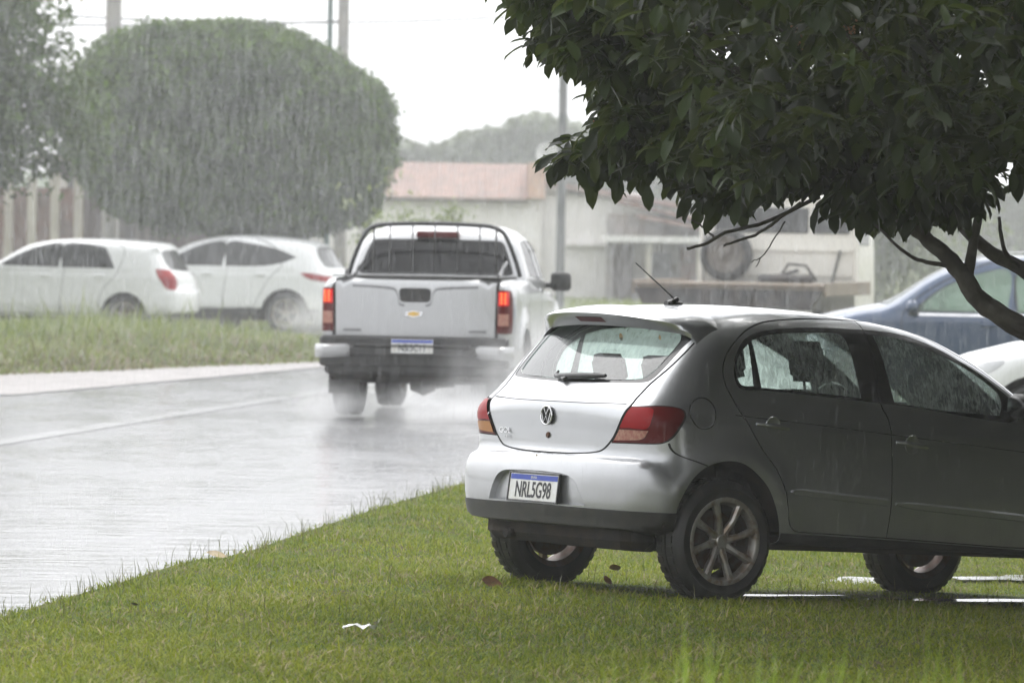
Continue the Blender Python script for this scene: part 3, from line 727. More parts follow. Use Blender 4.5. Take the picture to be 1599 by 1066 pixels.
# ---------------------------------------------------------------- ground, road, verge
def road_edge(y):      # x of the right-hand edge of the carriageway
    k = [(-40, -9.5), (10, -4.4), (20, -3.2), (25.7, -2.31), (28.5, -1.93), (30.3, -1.72), (31.1, -1.46), (33.5, -1.20), (36.6, -.84), (40.5, -.31), (54, 1.55), (80, 5.1), (150, 14.6), (420, 51)]
    return np.interp(y, [a for a, b in k], [b for a, b in k])
def verge_z(x, y):
    s_ = (x-.097)*math.sin(_yaw)+(y-28.385)*math.cos(_yaw)
    z = .012-.0455*np.clip(s_, 0, 3.8)+.010*np.sin(x*2.1+y*.7)*np.cos(y*1.3-x)
    m_ = sstep(.2, 2.2, x-road_edge(y))*sstep(44, 36, y); dip = .0455*np.clip(s_, 0, 3.8)
    return (z+dip*(1-m_))*sstep(0, .35, x-road_edge(y))+.004
def left_edge(y):
    return np.interp(y, [-40, 58, 62, 67.8, 77.2, 90, 150, 420], [-40, -12, -8.2, -6.1, -2.6, .6, 9, 45])
m_soil = mat('wet_soil', (.085, .070, .035), .95, spec=.08, col2=(.06, .095, .018), scale=3, lo=.35, hi=.6, bump=.5, bscale=14)
m_far = mat('far_ground', (.085, .105, .045), .6, col2=(.12, .10, .06), scale=.2, coord='Object')
gr = MB(); gr.box((-700, -60, -.9), (700, 1200, -.6)); g = gr.build('ground', m_far); tag(g, kind='structure')
# wet asphalt: a film of water with ripples from the rain
def wetroad(name, col, col2, r0=.10, r1=.24, bstr=1.25):
    m = bpy.data.materials.new(name); m.use_nodes = True; nt = m.node_tree; b = nt.nodes['Principled BSDF']
    n1 = ramp_fac(nt, .9, 6, .72, stretch=(1, .30, 1)); n2 = ramp_fac(nt, 3.4, 5, .7, seed=4., stretch=(1.0, .35, 1)); n3 = ramp_fac(nt, 26., 3, .6, seed=9.)
    nt.links.new(mixc(nt, remap(nt, math_n(nt, 'ADD', math_n(nt, 'MULTIPLY', n1, .5), math_n(nt, 'MULTIPLY', n2, .5)), .42, .60), col, col2), b.inputs['Base Color'])
    nt.links.new(remap(nt, math_n(nt, 'ADD', math_n(nt, 'MULTIPLY', n1, .6), math_n(nt, 'MULTIPLY', n2, .4)), .40, .60, r0, r1), b.inputs['Roughness'])
    b.inputs['IOR'].default_value = 1.5; b.inputs['Specular IOR Level'].default_value = .5
    b.inputs['Coat Weight'].default_value = .0
    bn = nt.nodes.new('ShaderNodeBump'); bn.inputs['Strength'].default_value = bstr; bn.inputs['Distance'].default_value = .012
    h = math_n(nt, 'ADD', math_n(nt, 'ADD', math_n(nt, 'MULTIPLY', n3, .08), math_n(nt, 'MULTIPLY', ramp_fac(nt, 9.5, 3, .6, seed=6., stretch=(.5, 1.2, 1)), .35)), math_n(nt, 'MULTIPLY', ramp_fac(nt, 3.4, 3, .55, seed=2., stretch=(.55, 1.3, 1)), 1.0))
    nt.links.new(h, bn.inputs['Height']); nt.links.new(bn.outputs[0], b.inputs['Normal'])
    return m
m_road = wetroad('wet_asphalt', (.27, .27, .275), (.15, .15, .155))  # pale base adds froth and the sky's reflection as colour
m_pave = wetroad('wet_concrete', (.27, .25, .245), (.21, .195, .19), .3, .55, .5)
def sheet(name, ys, fl, fr, nx, zf, m, zoff=0.):
    ys = np.array(ys, float); a = np.array([float(fl(y)) for y in ys]); b = np.array([float(fr(y)) for y in ys]); t = np.linspace(0, 1, nx+1)
    X = a[:, None]+(b-a)[:, None]*t; Y = np.repeat(ys[:, None], nx+1, 1); Z = zf(X, Y)+0*X+zoff
    p = (np.arange(len(ys)-1)[:, None]*(nx+1)+np.arange(nx)).ravel()
    o = npmesh(name, np.stack([X.ravel(), Y.ravel(), Z.ravel()], -1), np.stack([p, p+1, p+nx+2, p+nx+1], -1), m, smooth=True); return tag(o, kind='structure')
ys = list(np.linspace(-30, 20, 12))+list(np.linspace(21, 60, 120))+list(np.linspace(62, 400, 50))
camber = lambda x, y: 0.0
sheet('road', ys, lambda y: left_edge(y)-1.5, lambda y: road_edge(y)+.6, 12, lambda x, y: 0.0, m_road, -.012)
# pale strip of worn concrete along the far edge, and the wheel tracks the water shows
sheet('pavement', [56, 58, 60, 62, 64, 66, 68, 70, 72, 74, 76, 78, 82, 90], lambda y: left_edge(y)-1.4, lambda y: np.interp(y, [56, 60, 75, 90], [-7.5, -5.2, -2.35, .9]), 2, lambda x, y: 0, m_pave, -.004)
m_line = wetroad('wheel_track_foam', (.34, .34, .345), (.21, .21, .215), .12, .26, 1.25)  # pale foam streak left in a wheel track
for k, (pts, wd) in enumerate(((((-6.6, 27), (-5.15, 38), (-4.2, 46.8), (-2.1, 63), (.9, 85)), .26),)):
    V = []; 
    for x, y in spline(pts, 8, False): V += [(x-wd/2, y, -.008), (x+wd/2, y, -.008)]
    o = npmesh('wheel_track', V, [(2*i, 2*i+1, 2*i+3, 2*i+2) for i in range(len(V)//2-1)], m_line); tag(o, kind='structure')
sheet('verge', list(np.linspace(-30, 20, 8))+list(np.linspace(20.5, 46, 104))+list(np.linspace(48, 400, 60)), road_edge, lambda y: road_edge(y)+(14 if y < 60 else 14+(y-60)*1.2), 70, verge_z, m_soil)
def lz(x, y): return -.03+.08*sstep(.0, .35, left_edge(y)-x)+.16*sstep(0, 3.0, left_edge(y)-x)*(1-sstep(80, 88, y))*np.where(x > -3, sstep(79, 70, y), 1)
sheet('bank', list(np.linspace(58, 100, 60))+[110, 150, 250, 400], lambda y: left_edge(y)-60, lambda y: left_edge(y), 80, lz, m_soil)

# grass: one blade has five points; colour varies by blade
M_GRASS = leafmat('grass_blades', (.045, .090, .004), (.26, .275, .014), rough=.5, trans=.30, spec=.14)
M_WEED = leafmat('weed_blades', (.07, .10, .03), (.23, .25, .10), rough=.45, trans=.35)
def blades(name, X, Y, Z, h, wd, lean, m, dry=.0):
    n = len(X); a = rng.uniform(0, 2*PI, n); dx, dy = np.cos(a), np.sin(a); b = a+rng.normal(0, .5, n)+PI/2; lx, ly = np.cos(b)*lean*h, np.sin(b)*lean*h
    V = np.zeros((n, 5, 3)); 
    for i, (t, ww) in enumerate(((0, 1), (0, -1), (.55, .8), (.55, -.8), (1, 0))):
        V[:, i, 0] = X+dx*wd/2*ww+lx*t*t; V[:, i, 1] = Y+dy*wd/2*ww+ly*t*t; V[:, i, 2] = Z+h*t*(1-.25*lean*t)
    F = np.array([(0, 1, 3), (0, 3, 2), (2, 3, 4)]); FF = (np.arange(n)[:, None, None]*5+F[None]).reshape(-1, 3)
    r_ = np.clip(.5+.16*np.sin(X*1.1+Y*.55)*np.cos(Y*.9-X*.7)+.16*np.sin(X*5.1+2*np.sin(Y*3))*np.sin(Y*2.3)+rng.normal(0, .26, n), 0, 1); r_ = np.repeat(r_, 5)
    return npmesh(name, V.reshape(-1, 3), FF, m, rnd=r_)
n = 270000
Y = 20.8+(44-20.8)*rng.random(n)**1.25; hw = Y*.105
X = -hw+rng.random(n)*2*hw; keep = (X > road_edge(Y)+rng.normal(0, .03, n)+.02*np.sin(Y*6))
lx_ = (X-.097)*math.sin(_yaw)+(Y-28.385)*math.cos(_yaw); ly_ = (X-.097)*math.cos(_yaw)-(Y-28.385)*math.sin(_yaw)
under = (lx_ > .25) & (lx_ < 3.9) & (abs(ly_) < .74)
keep &= ~(under & (rng.random(n) < .55)); X, Y, under = X[keep], Y[keep], under[keep]
pat = .5+.5*np.sin(X*2.3+1.3*np.sin(Y*1.7))*np.sin(Y*1.9+X)
h = rng.gamma(5, .0060, len(X))*(.75+.5*pat)*np.where(under, .6, 1.)
g = blades('verge_grass', X, Y, verge_z(X, Y)-.004, h, rng.uniform(.004, .008, len(X)), rng.uniform(.4, 2.0, len(X)), M_GRASS); tag(g, kind='stuff')
k = (rng.random(len(X)) < .05+.09*(np.sin(X*3.1+Y)*np.sin(Y*2.2-X*1.4) > .35)) & ~under
g = blades('dry_grass', X[k]+.01, Y[k], verge_z(X[k], Y[k]), h[k]*1.05+.008, np.full(k.sum(), .006), rng.uniform(.6, 2.2, k.sum()), leafmat('dry_lawn', (.13, .085, .035), (.33, .27, .12), rough=.6, trans=.2)); tag(g, kind='stuff')
# taller seed stalks along the kerb edge and scattered over the lawn
n = 1500; Y = rng.uniform(21, 44, n); X = np.where(rng.random(n) < .35, road_edge(Y)+np.abs(rng.normal(.06, .12, n)), rng.uniform(-2.2, 3.6, n)); k = X > road_edge(Y); X, Y = X[k], Y[k]
g = blades('seed_stalks', X, Y, verge_z(X, Y), rng.uniform(.07, .17, len(X)), np.full(len(X), .0035), rng.uniform(.1, .8, len(X)), leafmat('stalks', (.05, .055, .02), (.17, .16, .07), trans=.1)); tag(g, kind='stuff')
# tall grass close to the camera, out of focus at the foot of the picture
n_c = 0
for k, (cx, cy, nb, hh, sp, lab) in enumerate(((.52, 14.5, 150, .82, .13, 'widest bright blurred grass tuft at the bottom edge, below the hatchback rear wheel'),
        (.81, 14.5, 40, .82, .06, 'small blurred grass tuft at the bottom edge, right of the widest tuft'),
        (1.27, 14.2, 80, .86, .08, 'tall darker grass tuft in the bottom right corner of the photo'),
        (1.0, 14.6, 34, .80, .06, 'small blurred grass tuft at the bottom edge, next to the corner tuft'))):
    X = cx+rng.normal(0, sp, nb); Y = cy+rng.normal(0, .12, nb)
    o = blades('grass_tuft', X, Y, np.full(nb, 0.0), rng.uniform(.72, 1.02, nb)*hh, rng.uniform(.010, .018, nb), rng.uniform(.1, .7, nb), leafmat('tuft_green', (.22, .36, .035), (.34, .48, .06), trans=.5) if k == 0 else bpy.data.materials['tuft_green'])
    tag(o, lab, 'grass tuft', 'grass tufts close to the camera')
# weeds on the bank across the road
n = 70000
Y = rng.uniform(64, 88, n); X = left_edge(Y)-rng.random(n)**1.3*16+.1
patw = .5+.5*np.sin(X*1.6+2*np.sin(Y*.8))*np.cos(X*.9-Y*.6)
far = sstep(-2.5, -5.5, X)
h = rng.uniform(.10, .34, n)*(.45+.9*patw)*(.35+.65*far)*(1.15-.35*(X < -7.5))
h *= np.where(rng.random(n) < .06, 1.8, 1)
front = left_edge(Y)-X
h *= .5+.5*sstep(.2, 2.4, front)
dry = (front < 2.6) & (rng.random(n) < .62*(1-front/3.4))
Z = lz(X, Y)
wv = rng.uniform(.012, .035, n); lv = rng.uniform(.2, 1.2, n); q = ~dry
g = blades('bank_weeds', X[q], Y[q], Z[q], h[q], wv[q], lv[q], M_WEED); tag(g, kind='stuff')
g = blades('dry_weeds', X[dry], Y[dry], Z[dry], h[dry], wv[dry], lv[dry]+.4, leafmat('dry_blades', (.10, .07, .045), (.24, .19, .12), rough=.6, trans=.15)); tag(g, kind='stuff')
# light grass beyond the road, foot of the far wall
n = 9000; Y = rng.uniform(118, 149, n); X = rng.uniform(0.5, 9, n)
g = blades('far_grass', X, Y, np.full(n, .0), rng.uniform(.10, .26, n), rng.uniform(.04, .09, n), rng.uniform(.2, 1, n), M_WEED); tag(g, kind='stuff')
sheet('far_field', [98, 118, 150, 220, 420], lambda y: left_edge(y), lambda y: left_edge(y)+60, 4, lambda x, y: .01, mat('field', (.10, .13, .05), .6, col2=(.16, .14, .09), scale=.5))
# puddles standing in the wheel ruts under the car
m_pud = wetroad('puddle_water', (.05, .045, .035), (.04, .035, .03), .02, .06, .12)
for k, (px, py, rx, ry, lab) in enumerate(((2.33, 29.55, .55, .10, 0), (1.35, 28.72, .35, .07, 0), (1.98, 31.9, .30, .35, 0), (2.75, 30.0, .4, .12, 0), (3.0, 32.6, .5, .3, 0))):
    V = [(px, py, 0)]; nn = 30
    for i in range(nn): a = 2*PI*i/nn; q = 1+.22*math.sin(3*a+k)+.12*math.sin(7*a); V.append((px+rx*q*math.cos(a)*.8+ry*math.sin(a)*.2, py+rx*q*math.cos(a)*.6*.3+ry*q*math.sin(a), 0))
    V = [(x, y, float(verge_z(np.array(px), np.array(py)))+.018) for x, y, z in V]
    o = npmesh('puddle', V, [(0, i, i % nn+1) for i in range(1, nn+1)], m_pud); tag(o, kind='structure')
# litter and fallen leaves
cr = MB(); rr_ = random.Random(3)
vs = []; 
for i in range(7):
    for j in range(4): vs.append((-.085+.026*i+rr_.uniform(-.008, .008), -.03+.02*j+rr_.uniform(-.006, .006), .012+rr_.uniform(0, .028)+(.03 if i > 5 else 0)))
cr.add(vs, [(i*4+j, i*4+4+j, i*4+5+j, i*4+1+j) for i in range(6) for j in range(3)])
o = cr.build('crumpled_paper', mat('paper_white', (.78, .78, .76), .5), fixn=False); o.location = (-.625, 24.75, .035); tag(o, 'scrap of crumpled white paper lying in the grass', 'litter')
m_dead = mat('dead_leaf', (.10, .050, .025), .5, col2=(.16, .08, .04), scale=40); m_dead2 = mat('pale_dead_leaf', (.30, .22, .10), .5)
def dead(loc, rz, sc_, m, label, tilt=.3, name='fallen_leaf', grp=None):
    V = []; 
    for i in range(7):
        t = i/6; wd = math.sin(PI*t)**.7*.32
        for s_ in (-1, 0, 1): V.append(((t-.5)*sc_, s_*wd*sc_, .12*sc_*abs(s_)*math.sin(PI*t)+.10*sc_*(2*t-1)**2))
    o = npmesh(name, V, [(i*3+j, i*3+3+j, i*3+4+j, i*3+1+j) for i in range(6) for j in range(2)], m, smooth=True)
    o.location = loc; o.rotation_euler = (tilt, .2, rz); tag(o, label, 'leaf', grp); return o
G_ = 'fallen leaves on the lawn'
dead((-.085, 28.25, .045), .4, .11, m_dead, 'brown curled leaf on the grass by the hatchback rear left tyre', .9, grp=G_)
dead((.50, 28.8, .03), 1.9, .09, m_dead, 'brown curled leaf on the grass between the two rear tyres, nearer one', .9, grp=G_)
dead((.56, 29.9, .03), 2.4, .08, m_dead, 'brown leaf on the grass between the rear tyres, farther one', .7, grp=G_)
dead((-1.56, 30.4, .03), .2, .12, m_dead2, 'dry tan leaf at the turf corner beside the road edge', .4, grp=G_)
dead((-1.72, 26.2, .04), 2.0, .05, M_BLACK, 'dark wet leaf in the grass near the left edge of the photo', .4, grp=G_)
G2 = 'small leaves stuck to the wet hatchback'
def on_car(p, rz, s_, lab):
    o = dead((0, 0, 0), 0, s_, m_dead2, lab, 0, grp=G2); o.matrix_world = HB_M @ Matrix.Translation(p) @ Matrix.Rotation(R(-90), 4, 'Y') @ Matrix.Rotation(rz, 4, 'Z')
on_car((.145, -.05+.0, 1.012), .9, .035, 'tan leaf stuck to the tailgate just under the rear window')
on_car((.40, -.14, 1.285), .6, .045, 'tan leaf stuck high on the rear window')
on_car((.52-.09, -.42, 1.29), .5, .03, 'small tan leaf stuck at the right of the rear window')
on_car((.034, .02, .66), .2, .035, 'thin tan leaf stuck to the rear bumper above the plate')
# ---------------------------------------------------------------- the pickup in the rain
def loft_mark(m, pts, z0, z1): m.prism(pts, 'z', z0, z1)
PK_SIL = [(.07,.60,1),(.05,.80),(.04,1.30),(.07,1.348,1),(1.7,1.36,1),(3.7,1.24),(4.5,1.16),(5.0,1.05),(5.28,.85),(5.32,.55),(5.22,.38,1),(4.9,.36,1),(.6,.45,1)]
def pk_w(x, z):
    W = .925-.03*sstep(.5, 0, x)-.06*sstep(4.4, 5.3, x)-.03*sstep(.7, .4, z)-.018*sstep(1.15, 1.35, z)
    for xc in (1.18, 4.28):
        r = np.hypot(x-xc, z-.42); W = W+.035*np.exp(-((r-.50)/.10)**2)
    return W
CAB_SIL = [(1.50,1.10,1),(1.56,1.33),(1.74,1.68),(1.84,1.79),(2.0,1.835),(2.5,1.86),(3.0,1.83),(3.25,1.76),(3.6,1.50),(3.95,1.22),(4.0,1.10,1)]
def cab_w(x, z): return .905-.32*np.maximum(z-1.30, 0)-.25*np.maximum(z-1.62, 0)-.10*sstep(3.2, 4.0, x)
def pickup(root):
    B = Body(PK_SIL, pk_w, (.9, 4.4, .45, .95), .42, crown=.02, bow_r=.07, bow_f=.4, k=lambda x, z: .06+.03*sstep(1, 0, x)+.2*sstep(4.5, 5, x), rho=.25)
    def arch(xc): return B.side([(xc+math.cos(R(a))*.47, .42+math.sin(R(a))*.45) for a in np.linspace(-40, 220, 22)])
    gate = np.concatenate([B.rear([(0, .785), (.775, .785, 1), (.785, 1.343, 1), (0, 1.346)], closed=False)])
    lamp = B.rear([(.792, .83), (.93, .83), (.98, .84), (.98, 1.23), (.93, 1.25), (.792, 1.25)])
    lamp = B.pt3([(.05, .795, .83, 1), (.10, .90, .83), (.17, .94, .84), (.20, .945, 1.03), (.17, .94, 1.235), (.10, .90, 1.25), (.05, .795, 1.25, 1)])
    lt = B.pt3([(.05, .805, 1.10, 1), (.10, .895, 1.10, 1), (.10, .895, 1.235, 1), (.05, .805, 1.235, 1)])
    lc = B.pt3([(.05, .805, .905, 1), (.10, .895, .905, 1), (.10, .895, 1.02, 1), (.05, .805, 1.02, 1)])
    hd = B.rear([(0, 1.115), (.12, 1.118), (.145, 1.14), (.150, 1.22), (.13, 1.245), (0, 1.25)], closed=False)
    crease_shade = ribbon(B.rear([(.165, 1.17), (.18, 1.215), (.21, 1.24), (.35, 1.255), (.60, 1.265)], closed=False), .006)  # tailgate relief: its shade painted as thin darker lines
    crease_shade2 = ribbon(B.rear([(.10, 1.085), (.15, 1.10), (.165, 1.17)], closed=False), .006)
    lid = B.pt3([(.10, 0, 1.36, 1), (.10, .80, 1.36, 1)]) if False else None
    d1 = B.side([(1.70, 1.34, 1), (1.66, 1.0), (1.80, .85), (1.86, .60), (1.9, .50, 1), (2.80, .50, 1), (2.80, 1.34, 1)]); d2 = B.side([(2.82, 1.34, 1), (2.82, .50, 1), (3.75, .50, 1), (3.80, .80), (3.80, 1.24, 1)])
    regs = [(d1, 'rear_door', M_PICK, 0), (d2, 'front_door', M_PICK, 0), (ribbon(np.concatenate([d1, d1[:1]]), .012), 'body', M_GAP, .002), (ribbon(np.concatenate([d2, d2[:1]]), .012), 'body', M_GAP, .002),
        (gate, 'tailgate', M_PICK, 0), (ribbon(gate, .014), 'body', M_GAP, .004), (crease_shade, 'tailgate', M_DARKSIL, 0), (crease_shade2, 'tailgate', M_DARKSIL, 0), (hd, 'tailgate', M_BLACK, .02),
        (lamp, 'tail_lamp', M_REDD, -.004), (lt, 'tail_lamp', M_LAMPON, -.008), (lc, 'tail_lamp', M_CLEAR, -.008), (arch(1.18), None, None, 0), (arch(4.28), None, None, 0)]
    ob = skin(B, root, regs, d=.05, base_mat=M_PICK)
    for o, q in zip(ob['tail_lamp'], (-1, 1)):      # hot bulbs behind the lit lens
        m = MB()
        for i in range(4):
            for j in range(2): m.box((.030, q*(.825+.035*j)-.008, 1.115+.028*i), (.040, q*(.825+.035*j)+.008, 1.130+.028*i), bev=.003)
        m.build('bulb', M_LAMPHOT, o)
    C = Body(CAB_SIL, cab_w, (2.1, 3.1, .35, 1.30), 1.12, crown=.05, bow_r=.06, bow_f=.3, k=lambda x, z: .14+0*x, rho=.25)
    rw = C.rear([(0, 1.37), (.70, 1.37), (.755, 1.40), (.66, 1.66), (.60, 1.705), (0, 1.715)], closed=False)
    rwi = C.rear([(0, 1.39), (.66, 1.39), (.715, 1.42), (.63, 1.65), (.58, 1.69), (0, 1.70)], closed=False)
    s1 = C.side([(1.95, 1.36, 1), (2.02, 1.60), (2.14, 1.69), (2.70, 1.715, 1), (2.74, 1.34, 1)]); s2 = C.side([(2.84, 1.34, 1), (2.82, 1.715, 1), (3.05, 1.69), (3.35, 1.52), (3.60, 1.32, 1)])
    ws = C.rear([(0, 1.25), (.70, 1.25), (.62, 1.66), (0, 1.72)], closed=False, front=True)
    co = skin(C, root, [(rw, 'window_surround', M_TRIM, .0), (rwi, 'rear_window', M_GDARK, .006), (s1, 'side_window', M_GDARK, .004), (s2, 'side_window', M_GDARK, .004), (ws, 'windscreen', M_GDARK, .004)], d=.05, base='cab', base_mat=M_PICK)
    # what is seen dimly through the back window
    for y in (-.38, .38): seat(root, 2.3, y, .75, M_SEAT, back=.60)
    m = MB(); m.box((1.72, -.21, 1.725), (1.86, .21, 1.79), bev=.012); m.build('brake_light', M_REDD, root)
    # bed lining seen as a dark strip behind the tailgate
    m = MB(); m.box((.12, -.80, 1.352), (1.62, .80, 1.362)); m.build('bed_cover', M_BLACK, root)
    # rack of bent tube over the back window
    m = MB(); path = spline([(-.84, 1.36), (-.80, 1.50), (-.72, 1.70), (-.65, 1.80), (-.54, 1.845), (-.3, 1.86), (0, 1.865), (.3, 1.86), (.54, 1.845), (.65, 1.80), (.72, 1.70), (.80, 1.50), (.84, 1.36)], 5, False)
    m.tube([(1.52, y, z) for y, z in path], .022, 8)
    for y in (-.44, -.22, 0, .22, .44): m.tube([(1.52, y, 1.37), (1.52, y, 1.86)], .007, 6)
    for y in (-.60, .60): m.tube([(1.52, y, 1.37), (1.52, y, 1.82)], .010, 6)
    for y in (-.70, .70): m.tube([(1.52, y, 1.50), (.9, y, 1.36)], .02, 6)
    m.build('rear_rack', M_TRIM, root, smooth=50)
    # bumper: painted ends, dark centre step
    for q in (-1, 1):
        m = MB(); sec = []
        for t in np.linspace(0, 1, 14):
            y = .58+.37*t; x = -.10+.03*(t*2-1)**2+ (.22*max(0, t-.72)/.28)**1.5*1.2; top_ = .718-.012*t; bot = .575+.02*(1-t)**2+.02*max(0, t-.7)
            e = min(1, t/.12)**.5
            mid = (top_+bot)/2; hh = (top_-bot)/2*e
            sec.append([(x+.12, q*y, mid+hh), (x+.02, q*y, mid+hh), (x-.01, q*y, mid+hh*.7), (x-.015, q*y, mid), (x, q*y, mid-hh*.7), (x+.03, q*y, mid-hh), (x+.12, q*y, mid-hh)])
        vs = sum(sec, []); n = 7; fs = [(i*n+j, i*n+(j+1) % n, i*n+n+(j+1) % n, i*n+n+j) for i in range(13) for j in range(n)]+[tuple(range(n)), tuple(range(13*n, 14*n))]
        m.add(vs, fs).build('bumper_end', M_PICK, root, smooth=45)
    m = MB(); m.box((-.11, -.60, .60), (.10, .60, .70), bev=.02); m.box((-.02, -.90, .50), (.14, .90, .79), bev=.02); m.box((-.14, -.55, .695), (.05, .55, .715), bev=.006)
    m.box((.05, -.86, .42), (.2, .86, .55), bev=.03); m.build('rear_bumper', M_BLACK, root)
    m = MB(); m.box((.2, -.60, .40), (5.0, .60, .62)); m.box((.10, -.42, .40), (.5, .42, .55), bev=.05); m.tube([(1.18, -.7, .36), (1.18, .7, .36)], .05, 10)
    m.lathe([(.001, -.14), (.10, -.12), (.15, 0), (.10, .12), (.001, .14)], c=(1.18, .05, .35), n=16); m.tube([(1.18, -.25, .36), (1.18, -.05, .34)], .07, 8); m.tube([(.1, -.45, .42), (1.0, -.5, .42)], .04, 8)
    m.box((.3, -.85, .36), (.9, .85, .50), bev=.03); m.build('underbody', M_DARK, root)
    for x in (1.18, 4.28):
        for s in (-1, 1):
            wheel(root, x, .765*s, .385, .385, .215, .265, M_RUB, M_RIM, M_STEEL, spokes=6, side=s, n=28); well(root, x, .45*s, .90*s, .42, .46, M_DARK)
    for s in (-1, 1):
        m = MB(); m.box((.66, s*.76-.14, .22), (.68, s*.76+.14, .62)); m.build('mud_flap', M_BLACK, root)
        m = MB(); m.box((-.07, -.10, -.095), (.06, .10, .095), bev=.03, rot=Matrix.Rotation(0, 3, 'Z'), at=(3.45, s*1.045, 1.31)); m.tube([(3.45, s*.85, 1.27), (3.45, s*1.0, 1.27)], .03, 8); m.build('door_mirror', M_BLACK, root, smooth=50)
    def rm(x, y, z):
        Mx = Matrix(((0, 0, -1), (-1, 0, 0), (0, 1, 0))).to_4x4(); Mx.translation = Vector((x, -y, z)); return Mx
    # bow-tie badge: gold cross in a bright rim
    bt = [(-.066, .006), (-.060, .019), (-.026, .019), (-.021, .028), (.030, .028), (.026, .019), (.072, .019), (.066, -.006), (.060, -.019), (.026, -.019), (.021, -.028), (-.030, -.028), (-.026, -.019), (-.072, -.019)]
    m = MB(); m.prism([(x*1.22, y*1.12) for x, y in bt], 'z', 0, .006); o = m.build('emblem_rim', M_CHROME, ob['tailgate'][0]); o.data.transform(rm(.038, -.01, 1.005))
    m = MB(); m.prism([(x*.78, y*.80) for x, y in bt], 'z', .006, .010); o = m.build('emblem', mat('gold', (.62, .40, .10), .3, .7), ob['tailgate'][0]); o.data.transform(rm(.038, -.01, 1.005))
    for y in (-.60, .60):
        m = MB(); m.box((-.085, -.010, 0), (.085, .010, .004), bev=.002); o = m.build('name_strip', M_DARKSIL, ob['tailgate'][0]); o.data.transform(rm(.047, y, .845))
    pm = rm(-.118, .0, .70)
    m = MB(); m.box((-.20, -.065, 0), (.20, .065, .006), bev=.003); po = m.build('number_plate', M_PLATE, root); po.data.transform(pm)
    m = MB(); m.box((-.195, .034, .006), (.195, .060, .0075)); o = m.build('plate_band', M_PBLUE, po); o.data.transform(pm)
    text('lettering', 'NSI5C11', .10, M_PTXT, po, pm @ Matrix.Translation((0, -.016, .0075)), .72, .0006, True)
pk = thing('pickup_truck', 'silver double-cab pickup driving away on the wet road with its tail lamps lit', 'pickup', (-.93, 53.85, 0), (0, 0, R(90-6.2)))
pickup(pk)

# ---------------------------------------------------------------- cars farther off
def simple_car(name, label, cat, loc, heading, sil, width, box, paint_m, spec, L, group=None):
    """heading: degrees, 90 = away from the camera; spec gives windows, arches, lamps in side view"""
    root = thing(name, label, cat, loc, (0, 0, R(heading)), group)
    B = Body(sil, width, box, spec.get('zbot', .28), crown=.07, bow_r=.16, bow_f=.3, k=lambda x, z: .14+.08*sstep(.8, .1, x)*sstep(1.4, 1., z)+.16*sstep(L-.9, L-.3, x), rho=.3)
    regs = []
    for dp in spec.get('doors', []):
        p = B.side(dp); regs += [(p, spec.get('dn', 'door'), paint_m, 0), (ribbon(np.concatenate([p, p[:1]]), .010), 'body', M_GAP, .002)]
    if 'clad' in spec: regs.append((B.side(spec['clad']), 'cladding', M_BLACK, -.004))
    for wp in spec['wins']: regs.append((B.side(wp), 'side_window', spec.get('glass', M_GDARK), .005))
    if 'strip' in spec: regs.append((ribbon(B.side(spec['strip'], closed=False), .03), 'window_strip', M_CHROME, -.003))
    if 'rearw' in spec: regs.append((B.rear(spec['rearw'], closed=False), 'rear_window', spec.get('rglass', M_GDARK), .005))
    if 'lamp' in spec: regs.append((B.pt3(spec['lamp']), 'tail_lamp', M_RED, -.005))
    if 'fw' in spec: regs.append((B.rear(spec['fw'], closed=False, front=True), 'windscreen', spec.get('wglass', M_GDARK), .005))
    if 'hl' in spec: regs.append((B.pt3(spec['hl']), 'headlamp', M_HEAD, -.003))
    for xc in spec['wx']: regs.append((B.side([(xc+math.cos(R(a))*spec['ar'], spec['wr']+math.sin(R(a))*spec['ar']) for a in np.linspace(-35, 215, 20)]), None, None, 0))
    ob = skin(B, root, regs, d=.055, base_mat=paint_m)
    W = float(width(np.array(1.), np.array(.6)))
    m = MB(); m.box((.25, -W+.25, .22), (L-.25, W-.25, .42)); m.box((.5, -W+.1, .26), (L-.5, W-.1, .34)); m.build('underbody', M_DARK, root)
    for xc in spec['wx']:
        for s in (-1, 1):
            wheel(root, xc, s*(W-.13), spec['wr'], spec['wr'], spec['wr']*.66, .2, M_RUB, M_RIM, M_STEEL, spokes=spec.get('sp', 5), side=s, n=24); well(root, xc, s*(W-.38), s*(W-.03), spec['wr'], spec['ar']-.01, M_DARK)
    for x, z in spec.get('handles', []):
        for s in (-1, 1):
            w0 = float(width(np.array(x), np.array(z))); m = MB(); m.box((x-.09, s*(w0+.02)-.014, z-.014), (x+.09, s*(w0+.02)+.014, z+.014), bev=.008); m.box((x-.08, s*w0-.012, z-.01), (x-.06, s*(w0+.02), z+.01)); m.box((x+.06, s*w0-.012, z-.01), (x+.08, s*(w0+.02), z+.01)); m.build('handle', paint_m, root)
    if 'mirror' in spec:
        x, z = spec['mirror']
        for s in (-1, 1):
            w0 = float(width(np.array(x), np.array(z))); m = MB(); m.box((-.06, -.10, -.075), (.08, .10, .075), bev=.045, at=(x, s*(w0+.12), z+.03), rot=Matrix.Identity(3)); m.box((x-.02, s*w0-.03, z-.05), (x+.03, s*(w0+.1)+.01, z-.02)); m.build('door_mirror', spec.get('mm', paint_m), root, smooth=60)
    return root, ob, B
def w_std(W, belt=1.0, t=.34):
    def f(x, z): 
        w_ = W-.035*sstep(.5, .25, z)-.02*sstep(belt-.12, belt, z)-t*np.maximum(z-belt, 0)**1.1-.06*sstep(2.9, 4.4, x)
        return w_
    return f
